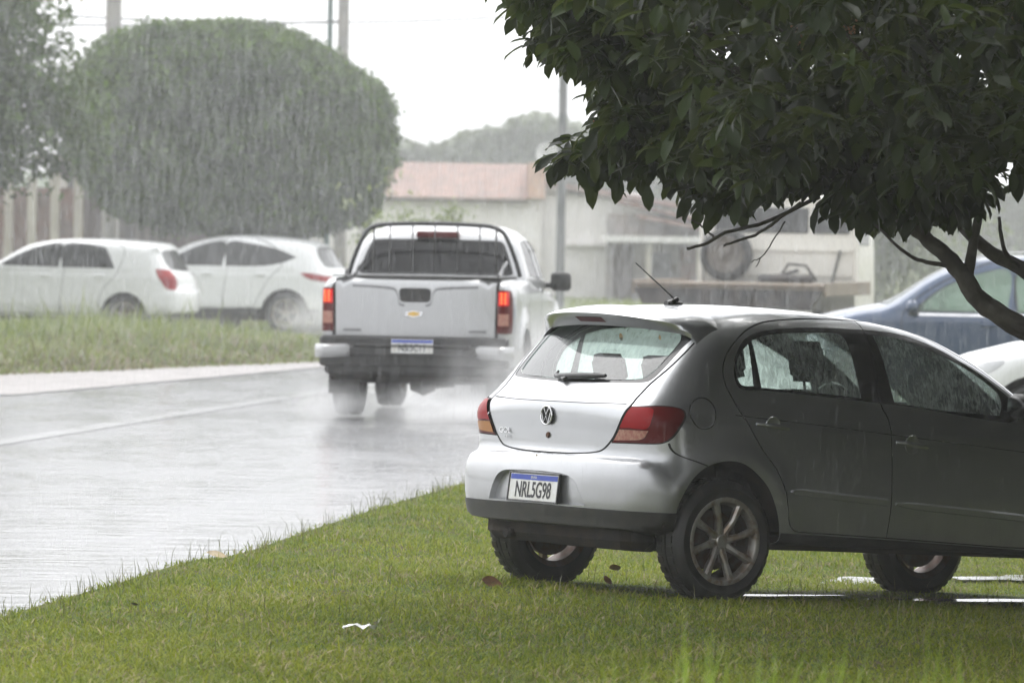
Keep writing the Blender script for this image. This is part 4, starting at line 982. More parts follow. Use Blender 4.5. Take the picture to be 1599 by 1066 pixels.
simple_car('parked_wagon', 'white wagon with vertical red tail lamp parked behind the weedy bank, leftmost car', 'car', (-5.12, 91.3, .06), 180-11,
    [(.05,.25,1),(0,.42),(0,.70),(.05,.78),(.09,.98),(.20,1.08),(.38,1.36),(.36,1.43),(.55,1.475),(1.4,1.525),(2.2,1.50),(2.6,1.42),(3.05,1.19),(3.35,1.04),(3.5,.98),(4.1,.86),(4.3,.66),(4.36,.4),(4.3,.22,1)],
    w_std(.85, 1.02), (.95, 3.4, .4, .95), M_WHITE,
    dict(wins=[[(1.10, 1.055, 1), (1.22, 1.30), (1.32, 1.40), (1.95, 1.43), (1.98, 1.06, 1)], [(2.02, 1.06, 1), (2.0, 1.43), (2.35, 1.40), (2.75, 1.24), (3.05, 1.08, 1)]],
         doors=[[(1.02, 1.43), (1.05, 1.0), (1.30, .70), (1.38, .34, 1), (1.98, .32, 1), (1.99, 1.46)], [(2.0, 1.46), (2.0, .32, 1), (3.0, .32, 1), (3.12, 1.04)]],
         rearw=[(0, 1.03), (.55, 1.05), (.60, 1.12), (.52, 1.33), (0, 1.36)], rglass=glass('pale_glass', (.3, .32, .32), haze=.3, hz_col=(.6, .6, .6)), lamp=[(.17, .66, 1.05, 1), (.42, .82, 1.06, 1), (.36, .84, .90), (.22, .82, .74), (.12, .70, .74), (.12, .62, .85)],
         fw=[(0, 1.0), (.6, 1.0), (.5, 1.4), (0, 1.43)], wx=(.94, 3.54), wr=.31, ar=.375, handles=[(1.35, .93), (2.25, .93)], mirror=(3.0, 1.05)), 4.36)
simple_car('parked_crossover', 'white crossover with pointed window line parked just right of the wagon', 'car', (-2.80, 96.8, .02), 180-12,
    [(.12,.3,1),(.02,.48),(0,.80),(.08,1.0),(.30,1.30),(.42,1.50),(.62,1.585),(1.1,1.635),(1.7,1.66),(2.2,1.63),(2.7,1.50),(3.2,1.22),(3.42,1.12),(4.05,1.0),(4.32,.82),(4.41,.5),(4.35,.28,1)],
    w_std(.91, 1.08), (1.0, 3.4, .42, 1.0), M_WHITE,
    dict(wins=[[(.70, 1.30, 1), (1.05, 1.43), (1.50, 1.515), (1.92, 1.53), (1.94, 1.13, 1), (1.30, 1.14), (.95, 1.20)], [(1.99, 1.13, 1), (1.97, 1.53), (2.35, 1.50), (2.75, 1.33), (3.1, 1.13, 1)]],
         doors=[[(.95, 1.2), (1.15, .95), (1.36, .60), (1.42, .44, 1), (1.96, .42, 1), (1.97, 1.57), (1.2, 1.52)], [(1.98, 1.57), (1.98, .42, 1), (3.1, .42, 1), (3.2, 1.10)]],
         clad=[(.1, .26, 1), (.1, .42), (3.0, .42, 1), (3.0, .2, 1), (.1, .2, 1)], rearw=[(0, 1.12), (.60, 1.14), (.64, 1.22), (.55, 1.45), (0, 1.48)], rglass=bpy.data.materials['pale_glass'], lamp=[(.14, .62, .98, 1), (.45, .88, 1.03), (.62, .90, 1.04, 1), (.45, .90, .93), (.16, .72, .88)],
         fw=[(0, 1.12), (.64, 1.12), (.52, 1.52), (0, 1.56)], wx=(.88, 3.52), wr=.345, ar=.42, handles=[(1.32, 1.0), (2.25, 1.0)], mirror=(3.05, 1.14)), 4.41)
simple_car('parked_blue_car', 'blue car with roof rails and rounded mirror parked behind the hatchback on the right', 'car', (7.62, 66.2, -.02), 180-6,
    [(.1,.3,1),(.0,.5),(0,.85),(.08,1.0),(.25,1.30),(.40,1.50),(.6,1.58),(1.1,1.63),(1.8,1.65),(2.25,1.60),(2.7,1.44),(3.15,1.16),(3.35,1.07),(3.8,1.0),(4.15,.88),(4.33,.65),(4.35,.42),(4.3,.28,1)],
    w_std(.88, 1.0), (1.0, 3.3, .42, 1.0), M_BLUE,
    dict(wins=[[(.75, 1.02, 1), (.85, 1.35), (1.1, 1.44), (1.72, 1.465), (1.74, .98, 1)], [(1.84, .98, 1), (1.82, 1.465), (2.22, 1.42), (2.62, 1.25), (2.95, .98, 1)]], glass=M_GGREEN, wglass=M_GGREEN, strip=[(.75, .985), (1.8, .955), (2.98, .955)],
         doors=[[(.75, 1.0), (1.0, .8), (1.3, .4, 1), (1.78, .4, 1), (1.79, 1.5), (.9, 1.5)], [(1.80, 1.5), (1.80, .4, 1), (2.95, .4, 1), (3.02, 1.0), (2.3, 1.47)]],
         rearw=[(0, 1.05), (.6, 1.07), (.55, 1.42), (0, 1.46)], lamp=[(.1, .6, .95, 1), (.35, .86, .98), (.3, .87, .8), (.1, .66, .78)], fw=[(0, 1.08), (.66, 1.06), (.62, 1.12), (.56, 1.42), (.5, 1.48), (0, 1.52)],
         hl=[(4.2, .45, .78), (4.0, .75, .86), (3.8, .84, .90), (3.95, .8, .75), (4.25, .5, .68)], wx=(.88, 3.45), wr=.32, ar=.39, handles=[(1.0, .84), (2.05, .84)], mirror=(2.92, 1.01)), 4.35)
bl = bpy.data.objects['parked_blue_car']
for s in (-1, 1):
    m = MB(); m.tube([(.75, s*.60, 1.56), (.85, s*.60, 1.64), (1.5, s*.60, 1.69), (2.1, s*.60, 1.66), (2.25, s*.60, 1.59)], .016, 6); m.build('roof_rail', M_CHROME, bl, smooth=50)
simple_car('parked_white_car', 'white car with only its bonnet and front arch visible at the right edge', 'car', (7.85, 48.3, -.02), 180-3,
    [(.1,.3,1),(.0,.5),(.02,.8),(.10,.98),(.35,1.2),(.55,1.38),(.9,1.46),(1.6,1.49),(2.1,1.44),(2.6,1.25),(3.0,1.05),(3.15,1.0),(3.6,.955),(4.0,.86),(4.22,.70),(4.30,.45),(4.22,.25,1)],
    w_std(.86, .95), (1.0, 3.3, .42, .9), M_WHITE,
    dict(wins=[[(.80, 1.0, 1), (.95, 1.28), (1.2, 1.34), (1.7, 1.36), (1.72, .96, 1)], [(1.8, .96, 1), (1.78, 1.36), (2.15, 1.32), (2.5, 1.16), (2.8, .97, 1)]],
         doors=[[(.8, 1.0), (1.0, .8), (1.3, .36, 1), (1.76, .36, 1), (1.77, 1.4), (.9, 1.36)], [(1.78, 1.4), (1.78, .36, 1), (2.85, .36, 1), (2.92, .96), (2.2, 1.37)]],
         rearw=[(0, 1.0), (.6, 1.02), (.5, 1.3), (0, 1.34)], lamp=[(.1, .6, .9, 1), (.35, .84, .92), (.3, .85, .75), (.1, .66, .74)], fw=[(0, 1.02), (.62, 1.0), (.5, 1.34), (0, 1.38)],
         hl=[(4.12, .45, .70), (3.95, .72, .78), (3.7, .82, .80), (3.9, .78, .66), (4.2, .5, .60)], wx=(.85, 3.43), wr=.31, ar=.375, handles=[(1.1, .86), (2.0, .86)], mirror=(2.75, .99)), 4.30)

# ---------------------------------------------------------------- flatbed lorry
lo = thing('flatbed_truck', 'cream flatbed truck with empty bed and spare wheel behind its cab, beyond the hatchback roof', 'truck', (2.93, 77.3, 0), (0, 0, R(90-12)))
M_CREAM = paint('cream_paint', (.74, .72, .66), metal=0, rough=.45, z0=.8, z1=2.2, amt=.35, drops=0, coat=.3)
M_WOOD = mat('bed_boards', (.22, .175, .13), .6, col2=(.15, .12, .09), scale=4, stretch=(1, 14, 1))
M_STEELG = mat('bed_steel', (.022, .021, .022), .5, col2=(.05, .04, .035), scale=5)
m = MB(); m.box((0, -1.30, 1.08), (4.15, 1.30, 1.15)); m.build('bed_floor', M_WOOD, lo)
m = MB(); m.prism([(-1.30, 1.08), (1.30, 1.08), (1.18, .86), (-1.12, .84)], 'x', -.03, .06); m.box((.06, -.45, .72), (5.6, -.30, .98)); m.box((.06, .30, .72), (5.6, .45, .98)); m.build('chassis', M_STEELG, lo)
m = MB(); m.box((.0, -1.335, 1.00), (4.15, -1.302, 1.19), bev=.01); m.build('side_board', M_WOOD, lo); m = MB(); m.box((.0, 1.302, 1.00), (4.15, 1.335, 1.19), bev=.01); m.build('side_board', M_WOOD, lo)
m = MB(); m.box((-.045, -1.28, 1.12), (-.005, 1.28, 1.165), bev=.01); m.build('rear_rail', M_WOOD, lo)
m = MB(); m.box((-.05, -1.15, .62), (.0, 1.15, .80), bev=.01); m.build('rear_bumper', M_CREAM, lo)
for y in (-.95, .95): m = MB(); m.box((-.075, y-.14, .68), (-.05, y+.14, .76), bev=.01); m.build('tail_lamp', M_RED, lo)
m = MB(); prof = [(4.30, .95), (4.26, 1.3), (4.30, 2.40), (4.42, 2.52), (5.5, 2.55), (5.75, 2.45), (6.15, 1.60), (6.25, 1.0), (6.2, .70), (4.4, .70)]
m.prism(prof, 'y', -1.08, 1.08); cb = m.build('cab', M_CREAM, lo)
m = MB(); m.box((4.255, -.40, 1.86), (4.285, .95, 2.22), bev=.01); m.build('rear_window', M_TRIM, cb); m = MB(); m.box((4.245, -1.0, 1.86), (4.285, -.47, 2.22), bev=.01); m.build('rear_window', M_TRIM, cb)
m = MB(); m.box((4.24, -1.05, 1.60), (4.27, 1.05, 1.64)); m.box((4.24, -1.05, 1.25), (4.27, 1.05, 1.28)); m.build('panel_rib', M_CREAM, cb)
m = MB(); 
for s in (-1, 1): m.box((4.6, s*1.082-.01, 1.7), (5.6, s*1.082+.01, 2.3), bev=.01)
m.build('side_window', M_TRIM, cb); m = MB(); m.box((5.78, -.95, 1.72), (5.98, .95, 2.36), rot=Matrix.Rotation(0, 3, 'Y')); 
m = MB(); m.tube([(4.16, -1.12, 1.15), (4.16, -1.12, 2.35)], .035, 8); m.tube([(4.16, 1.12, 1.15), (4.16, 1.12, 2.35)], .035, 8); m.tube([(4.16, -1.12, 2.35), (4.16, 1.12, 2.35)], .035, 8); m.build('headboard_frame', M_CREAM, lo, smooth=50)
M_SPARE = mat('spare_rim', (.13, .115, .10), .6, col2=(.08, .07, .06), scale=8)
sw = wheel(lo, 3.98, 0, 0, .375, .25, .22, M_RUB, M_SPARE, M_STEEL, style='steel', side=-1, n=36); sw.name = 'spare_wheel'; sw.location = (3.92, .72, 1.535); sw.rotation_euler = (0, 0, R(-90))
m = MB(); m.box((3.6, -.55, 1.15), (3.95, .22, 1.27), bev=.03); m.tube([(3.8, -.1, 1.27), (3.8, -.2, 1.42), (3.8, -.45, 1.40), (3.85, -.6, 1.18)], .022, 6); m.tube([(3.8, .1, 1.2), (3.75, -.35, 1.33)], .03, 6); m.build('tool_heap', M_STEELG, lo, smooth=50)
m = MB(); m.tube([(4.1, -.78, 1.16), (4.2, -.88, 1.62)], .02, 6); m.build('pole_brace', M_TRIM, lo)
for x in (1.2, 5.2):
    for s in (-1, 1): wheel(lo, x, s*.95, .40, .40, .26, .24 if x > 3 else .36, M_RUB, M_CREAM, M_STEEL, style='steel', side=s, n=24)
m = MB(); m.box((4.3, -1.25, 2.0), (4.5, -1.1, 2.3), bev=.02); m.box((6.0, 1.15, 1.75), (6.1, 1.35, 2.1), bev=.03); m.tube([(6.05, 1.05, 1.9), (6.05, 1.2, 1.9)], .015); m.build('door_mirror', M_TRIM, lo)
# ---------------------------------------------------------------- trees
def leaf_cards(P, size, m, name, parent, aspect=.5, droop=.4, clump=None, rr=.22):
    """small pointed leaves, four triangles, folded a little along the midrib"""
    n = len(P); az = rng.uniform(0, 2*PI, n); el = rng.normal(-droop, .45, n); s = size*rng.uniform(.7, 1.25, n)
    d = np.stack([np.cos(az)*np.cos(el), np.sin(az)*np.cos(el), np.sin(el)], -1); up = np.stack([rng.normal(0, .45, n), rng.normal(0, .45, n), np.ones(n)], -1)
    sd = np.cross(d, up); sd /= np.linalg.norm(sd, axis=1)[:, None]; nn = np.cross(sd, d)
    V = np.zeros((n, 6, 3)); w_ = s*aspect/2
    V[:, 0] = P; V[:, 1] = P+d*(s*.42)[:, None]+sd*w_[:, None]+nn*(w_*.3)[:, None]; V[:, 2] = P+d*(s*.42)[:, None]-sd*w_[:, None]+nn*(w_*.3)[:, None]
    V[:, 3] = P+d*(s*.45)[:, None]; V[:, 4] = P+d*s[:, None]-nn*(s*.10)[:, None]; V[:, 5] = P+d*(s*.8)[:, None]
    F = np.array([(0, 1, 3), (0, 3, 2), (1, 4, 3), (3, 4, 2)]); FF = (np.arange(n)[:, None, None]*6+F[None]).reshape(-1, 3)
    cl = rng.random(n) if clump is None else clump
    return npmesh(name, V.reshape(-1, 3), FF, m, parent, rnd=np.repeat(np.clip(cl+rng.normal(0, rr, n), 0, 1), 6), smooth=True)
def fbm(P, f, seed=0):
    v = np.zeros(len(P)); a = 1; 
    for k in range(3):
        q = P*f*(1.9**k)+seed+k*7.1; v += a*(np.sin(q[:, 0]+1.7*np.sin(q[:, 1]*.8+k))*np.sin(q[:, 1]*1.1+1.3*np.sin(q[:, 2]))*np.sin(q[:, 2]*.9+1.1*np.sin(q[:, 0]*.7))); a *= .6
    return v
M_BARK = mat('bark', (.050, .042, .034), .75, col2=(.10, .09, .075), scale=9, lo=.45, hi=.65, bump=.8, bscale=30)
# clipped round street tree, far left of centre
ft = thing('clipped_tree', 'big dense street tree clipped into a rounded block above the white cars', 'tree', (-4.95, 99.5, 0))
n = 90000
D = rng.normal(0, 1, (n, 3)); D /= np.linalg.norm(D, axis=1)[:, None]; 
ex = 3.2; q = (np.abs(D)**ex).sum(1)**(-1/ex); rad = 1-np.abs(rng.normal(0, .10, n)); 
Pc = D*q[:, None]
bul = 1+.060*fbm(Pc*np.array([2.75, 2.6, 1.75]), 2.6)+.035*fbm(Pc*3, 3.5)+np.where(rng.random(n) < .05, rng.uniform(0, .07, n), 0)
P = Pc*(rad*bul)[:, None]*np.array([2.80, 2.6, 1.78]); 
P[:, 2] = np.where(P[:, 2] < 0, P[:, 2]*1.0, P[:, 2]); P[:, 2] += 3.62-.10*np.maximum(P[:, 0], 0)*(P[:, 2] > 0)-.0
P[:, 2] += .12*fbm(P, 3., 5)*sstep(2.9, 2.1, P[:, 2])-.18*sstep(-2.5, 1.5, P[:, 0])*sstep(3.4, 2.2, P[:, 2])
P[:, 0] *= 1-.08*sstep(3.9, 5.5, P[:, 2])*(P[:, 0] > 0); P[:, 2] -= .10*np.maximum(P[:, 0]-.4, 0)**1.4*(P[:, 2] > 3.6)*sstep(3.6, 5, P[:, 2])
lm_ = leafmat('ficus_leaves', (.012, .036, .004), (.100, .170, .020), rough=.7, trans=.10, spec=.05)
in_ = P[rng.random(n) < .28]; in_ = (in_-np.array([0, 0, 3.5]))*rng.uniform(.45, .9, (len(in_), 1))+np.array([0, 0, 3.5])
sz_ = np.concatenate([np.full(len(P), .115), np.full(len(in_), .26)]); P = np.concatenate([P, in_])
leaf_cards(P, sz_, lm_, 'crown', ft, clump=.45+.42*fbm(P, 2.1, 2))
m = MB(); m.tube([(0, 0, -.1), (.05, 0, 1.0), (0, 0, 2.2), (.1, 0, 3.2)], [.20, .17, .15, .10], 10)
for a in range(5): m.tube([(0, 0, 1.7), (math.cos(a*1.3)*.7, math.sin(a*1.3)*.7, 2.5), (math.cos(a*1.3)*1.5, math.sin(a*1.3)*1.5, 3.3)], [.10, .07, .04], 6)
m.build('trunk', M_BARK, ft, smooth=60)
# looser tree at the left edge
lt_ = thing('loose_tree', 'loose-leaved tree with sparse upper twigs at the left edge', 'tree', (-9.7, 86.5, .1))
nc = 3200; C_ = rng.normal(0, 1, (nc, 3)); C_ /= np.linalg.norm(C_, axis=1)[:, None]; C_ *= (rng.random(nc)**.4)[:, None]*np.array([3.2, 2.4, 2.25]); C_[:, 2] += 4.1; C_[:, 0] += .15; 
C_[:, 0] += .45*np.sin(C_[:, 2]*2.2+1)*(C_[:, 0] > 0)-.45*sstep(4.7, 5.6, C_[:, 2])
P = (C_[:, None, :]+rng.normal(0, .19, (nc, 14, 3))).reshape(-1, 3)
leaf_cards(P, .17, leafmat('loose_leaves', (.012, .034, .006), (.080, .130, .028), rough=.65, trans=.12, spec=.06), 'crown', lt_, .45, clump=np.repeat(rng.random(nc), 14))
m = MB(); m.tube([(-.6, 0, 0), (-.5, 0, 1.5), (-.2, 0, 3), (.1, 0, 4.6)], [.20, .16, .12, .05], 10)
for a in range(7): q = a*.9; m.tube([(-.4, 0, 2.0+.2*a), (-.4+math.cos(q)*1.0, math.sin(q)*1.0, 3+.25*a), (-.2+math.cos(q)*2.0, math.sin(q)*1.8, 3.7+.3*a)], [.08, .05, .02], 6)
m.build('trunk', M_BARK, lt_, smooth=60)
# thin sapling stakes by the bank
for k, (x, lab) in enumerate(((-8.52, 'thin dark stake standing in the weeds, left one of two'), (-8.35, 'thin dark stake standing in the weeds, right one of two'))):
    m = MB(); m.tube([(0, 0, 0), (.01, 0, .9), (-.01+.02*k, 0, 1.75)], .022, 8); o = m.build('stake', mat('dark_wood', (.05, .045, .04), .7), smooth=60); o.location = (x, 87.0, .05); tag(o, lab, 'stake', 'sapling stakes')
    if k == 1: 
        m = MB(); m.tube([(-.16, 0, .62), (.0, 0, .63)], .014, 6); m.build('tie_rod', bpy.data.materials['dark_wood'], o)
# young trees beside the clipped one
M_YG = leafmat('young_leaves', (.10, .14, .035), (.22, .26, .09), rough=.45, trans=.35)
def bush(name, loc, r3, nleaf, lab, cat='shrub', size=.12, trunk=True, grp=None, m_=None, base=.4):
    t = thing(name, lab, cat, loc, group=grp); nc = max(6, nleaf//14)
    C_ = rng.normal(0, .55, (nc, 3))*np.array(r3); C_[:, 2] += base+r3[2]; P = (C_[:, None, :]+rng.normal(0, .09+.10*r3[0], (nc, 14, 3))).reshape(-1, 3); P[:, 2] = np.maximum(P[:, 2], .05)
    leaf_cards(P, size, m_ or M_YG, 'foliage', t, .5, clump=np.repeat(rng.random(nc), 14))
    m = MB(); m.tube([(0, 0, 0), (.03, 0, (base+r3[2])*.6), (0, 0, base+r3[2]*1.3)], [.035, .025, .012], 6)
    for c in C_[:8]: m.tube([(0, 0, base*.8), tuple(c*.6+np.array((0, 0, .2))), tuple(c)], [.014, .010, .005], 5)
    m.build('stem', M_BARK, t, smooth=60)
    return t
bush('young_tree', (-2.05, 94.0, 0), (.42, .3, .75), 900, 'pale green young tree between the clipped tree and the pickup', 'tree', .11, base=.7)
bush('young_tree', (-1.10, 99, 0), (.22, .2, .45), 320, 'small yellow-green sapling standing above the pickup roof, right one', 'tree', .12, base=1.45)
bush('young_tree', (-1.60, 98, 0), (.30, .2, .40), 380, 'small yellow-green sapling above the pickup roof, middle one', 'tree', .12, base=1.25)
# ---------------------------------------------------------------- houses
M_WALL = mat('white_render', (.84, .82, .79), .75, col2=(.72, .69, .65), scale=.9, lo=.42, hi=.7)
M_WALL2 = mat('grey_render', (.82, .80, .77), .75, col2=(.70, .68, .65), scale=.7)
M_TILE = mat('clay_tiles', (.24, .14, .11), .65, col2=(.15, .10, .085), scale=3, lo=.4, hi=.62)
M_BRICK = mat('terracotta_wall', (.19, .095, .07), .7, col2=(.12, .075, .055), scale=2)
M_PIER = mat('cream_render', (.46, .43, .36), .7, col2=(.34, .31, .26), scale=1.5)
M_GATE = mat('brown_gate', (.055, .04, .035), .6, col2=(.09, .06, .05), scale=1.4, stretch=(5, 1, .3))
M_DKW = mat('dark_opening', (.05, .05, .055), .5)
hA = thing('white_house', 'long white rendered house with a pink tiled roof beyond the pickup', 'house', (0, 150, 0))
m = MB(); m.box((-3.8, 0, -.2), (.72, 6, 2.72)); m.build('wall', M_WALL, hA)
# pan tiles as corrugated courses
V = []; F = []; nx = 210; cols = 24; x0, x1 = -3.9, .36
for j in range(cols+1):
    for i in range(nx+1):
        x = x0+(x1-x0)*i/nx; t = j/cols; V.append((x, -.35+4.2*t, 2.66+1.55*t*.62+.035*abs(math.sin(i/nx*58*PI/2))+.018*((j*3) % 3 == 0)))
F = [(j*(nx+1)+i, j*(nx+1)+i+1, (j+1)*(nx+1)+i+1, (j+1)*(nx+1)+i) for j in range(cols) for i in range(nx)]
npmesh('roof', V, F, M_TILE, hA, smooth=False)
m = MB(); m.box((x0, -.37, 2.60), (x1, -.33, 2.67)); m.build('eaves_board', M_GATE, hA)
m = MB(); m.box((.36, -.40, 2.72), (.80, 3.8, 3.66)); m.build('gable_pier', mat('salmon_render', (.60, .40, .30), .75), hA)
m = MB(); m.box((.72, .3, -.2), (3.42, 6, 2.92)); m.build('wall', M_WALL2, hA)
m = MB(); m.box((3.425, .32, 1.6), (4.2, 5.8, 2.50)); m.build('wall', M_WALL2, hA)
m = MB(); m.prism([(.78, 3.22), (.78, 3.06), (4.6, 2.50), (4.6, 2.62)], 'y', -.1, 5.9); m.build('roof', mat('grey_tiles', (.22, .18, .17), .7, col2=(.3, .2, .17), scale=3), hA)
m = MB(); m.prism([(.80, 2.93), (3.4, 2.93), (3.4, 2.66), (.80, 3.04)], 'y', .02, .2); m.build('gable', M_WALL2, hA)
m = MB(); m.box((-1.8, -.03, .5), (-.7, 0.01, 1.6)); m.build('window', M_DKW, hA)
m = MB(); m.box((1.35, -.05, 1.50), (3.3, .28, 1.56)); m.build('ledge', M_WALL2, hA)
# satellite dish on the roof
ds = thing('satellite_dish', 'pale round satellite dish above the roof beside the pole', 'dish', (.84, 149.2, 3.4))
m = MB(); m.lathe([(.001, .10), (.12, .09), (.22, .05), (.31, -.01), (.30, -.02), (.2, .03), (.001, .08)], c=(0, 0, .47), n=28); m.build('reflector', mat('dish_grey', (.62, .62, .62), .5), ds, smooth=60)
m = MB(); m.tube([(0, .1, -.1), (0, .1, .4)], .02, 8); m.tube([(0, .05, .25), (0, -.25, .45)], .01, 6); m.build('mast', M_STEELG, ds)
# carport house
hB = thing('carport_house', 'low house with white flat carport slab and stepped tiled gables beyond the flatbed truck', 'house', (0, 146, 0))
m = MB(); m.box((2.30, -1.2, 1.62), (5.1, 3.5, 1.78)); m.build('carport_slab', mat('white_slab', (.70, .69, .67), .6), hB)
m = MB(); m.box((2.42, 2.6, -.2), (5.9, 2.9, 2.35)); m.build('wall', mat('grey_wall', (.30, .28, .27), .8, col2=(.40, .34, .3), scale=1.1), hB)
for x in (3.45, 4.75): m = MB(); m.box((x-.07, -.9, -.2), (x+.07, -.76, 1.62)); m.build('column', M_PIER, hB)
m = MB(); m.box((4.35, 2.3, 0), (4.75, 2.55, 1.5)); m.build('door', M_BRICK, hB); m = MB(); m.box((2.6, 2.45, .0), (3.1, 2.58, 1.5)); m.build('door', M_GATE, hB)
m = MB(); m.box((3.5, 2.45, .5), (4.1, 2.58, 1.35)); m.build('window', M_DKW, hB)
for k, (xa, za, xb, zb) in enumerate(((2.65, 2.72, 5.6, 2.05), (3.2, 2.33, 5.6, 1.92))):
    m = MB(); m.prism([(xa, za), (xa, za-.09), (xb, zb-.09), (xb, zb)], 'y', -.2-.6*k, 4); m.build('roof', M_TILE, hB)
# left house with piers, gate and porch
hC = thing('terracotta_house', 'terracotta front wall with cream piers behind the wagon at far left', 'wall', (0, 108, 0))
m = MB(); m.box((-11.5, 0, 0), (-8.25, .25, 2.5)); m.build('panel', M_BRICK, hC)
for k in range(8): 
    x = -11.35+.44*k; m = MB(); m.box((x-.085, -.12, 0), (x+.085, .05, 2.8-.12*(k % 2)), bev=.01); m.build('pier', M_PIER, hC)
hD = thing('porch_house', 'dark shaded porch house with thin pale roof edge behind the wagon', 'house', (0, 110, 0))
m = MB(); m.box((-9.0, 0, 0), (-5.3, 4, 3.05)); m.build('wall', M_GATE, hD)
m = MB(); m.box((-9.3, -1.0, 3.05), (-7.15, 4.2, 3.13)); m.build('roof_edge', M_PIER, hD)
m = MB(); m.box((-7.75, -.14, .0), (-6.6, -.03, 2.0)); m.build('gate', mat('gate_slats', (.045, .038, .035), .5, col2=(.12, .10, .09), scale=1.5, stretch=(8, 1, .2)), hD)
m = MB(); m.tube([(-7.83, -.5, 0), (-7.83, -.5, 2.2)], .05, 8); m.build('post', M_PIER, hD); m = MB(); m.box((-8.95, -.6, 2.30), (-8.6, -.4, 2.7), bev=.02); m.build('meter_box', M_WALL2, hD)
hE = thing('boundary_wall', 'pale rendered boundary wall with small dark window above the crossover', 'wall', (0, 112, 0))
m = MB(); m.box((-6.55, 0, 0), (-5.05, .3, 2.25)); m.build('pier', M_PIER, hE); m = MB(); m.box((-5.045, .05, 0), (-3.0, .35, 2.1)); m.build('panel', M_WALL, hE)
m = MB(); m.box((-4.75, .0, 1.50), (-4.1, .046, 1.78)); m.build('window', M_DKW, hE)
m = MB(); m.box((-5.2, -.06, 0), (-5.06, -.01, 2.25)); m.build('downpipe', M_GATE, hE)
# far wood on the hill
n = 70000; X = rng.uniform(-14, 40, n); top_ = np.interp(X, [-14, -7.5, -3.8, -1.1, 1.9, 4.5, 8, 14, 22, 60], [6.0, 6.5, 7.0, 8.2, 8.6, 8.0, 7.2, 5.8, 5.0, 4.5])+.22*np.sin(X*1.7)+.15*np.sin(X*4.1+1)
P = np.stack([X, 335+rng.uniform(-6, 6, n), top_*(1-np.abs(rng.normal(0, .33, n)))], -1); P[:, 2] = np.clip(P[:, 2], 0, None)
o = leaf_cards(P, .75, leafmat('wood_leaves', (.025, .045, .02), (.08, .11, .04), rough=.6, trans=.1), 'far_wood', None, .7, clump=.5+.3*fbm(P, .5)); tag(o, kind='stuff')
tr_ = MB(); tr_.box((-40, 330, -.5), (80, 331, 0)); 
sheet('hill', [338, 345, 360, 420], lambda y: -60, lambda y: 90, 30, lambda x, y: 5.2*sstep(336, 350, y)+.0*x, mat('hill_green', (.05, .08, .03), .8, col2=(.03, .05, .02), scale=.6))
# light green verge trees seen between the truck and the blue car
bush('far_tree', (9.0, 140, 0), (1.8, 1.2, 1.7), 5200, 'pale hazy tree between the flatbed truck and the blue car', 'tree', .24, base=.1, m_=leafmat('hazy_leaves', (.07, .10, .04), (.15, .18, .08), rough=.6))
# ---------------------------------------------------------------- poles and wires
M_CONC = mat('pole_concrete', (.30, .28, .26), .7, col2=(.22, .21, .20), scale=3)
def pole(x, y, r0, r1, h, lab, m_=M_CONC, arms=()):
    t = thing('utility_pole', lab, 'pole', (x, y, 0), group=None); m = MB(); m.tube([(0, 0, -.1), (0, 0, h)], [r0, r1], 12); m.build('shaft', m_, t, smooth=60)
    for (z, L) in arms: m = MB(); m.box((-L/2, -.05, z-.05), (L/2, .05, z+.05), bev=.01); m.build('crossarm', m_, t)
    return t
pole(-7.45, 105, .17, .13, 9.2, 'concrete pole rising above the left part of the clipped tree', arms=((8.2, 1.8),))
pole(-3.30, 108, .13, .09, 9.5, 'wide grey concrete pole above the right shoulder of the clipped tree', arms=((8.6, 1.6),))
pole(-3.62, 110, .055, .05, 9.5, 'thin dark green pole just left of the wide concrete one', mat('pole_green', (.05, .10, .09), .5))
pole(1.02, 124, .105, .08, 9.5, 'tall slim grey pole standing right of the pickup', mat('pole_grey', (.07, .08, .08), .6, col2=(.12, .12, .12), scale=4))
def wire(a, b, sag, lab, r=.018):
    pts = [tuple(Vector(a).lerp(Vector(b), t)-Vector((0, 0, sag*4*t*(1-t)))) for t in np.linspace(0, 1, 24)]
    m = MB(); m.tube(pts, r, 5); o = m.build('overhead_wire', M_TRIM, smooth=60); tag(o, lab, 'wire', 'overhead wires'); return o
wire((-13, 104.6, 5.55), (-3.30, 108, 5.75), .12, 'lowest thin wire across the sky above the clipped tree')
wire((-13, 104.6, 5.95), (1.02, 124, 6.6), .35, 'upper thin wire crossing behind the clipped tree toward the slim pole')
wire((-3.30, 108, 5.3), (1.02, 124, 4.9), .15, 'faint thin wire between the concrete pole and the slim pole', .009)

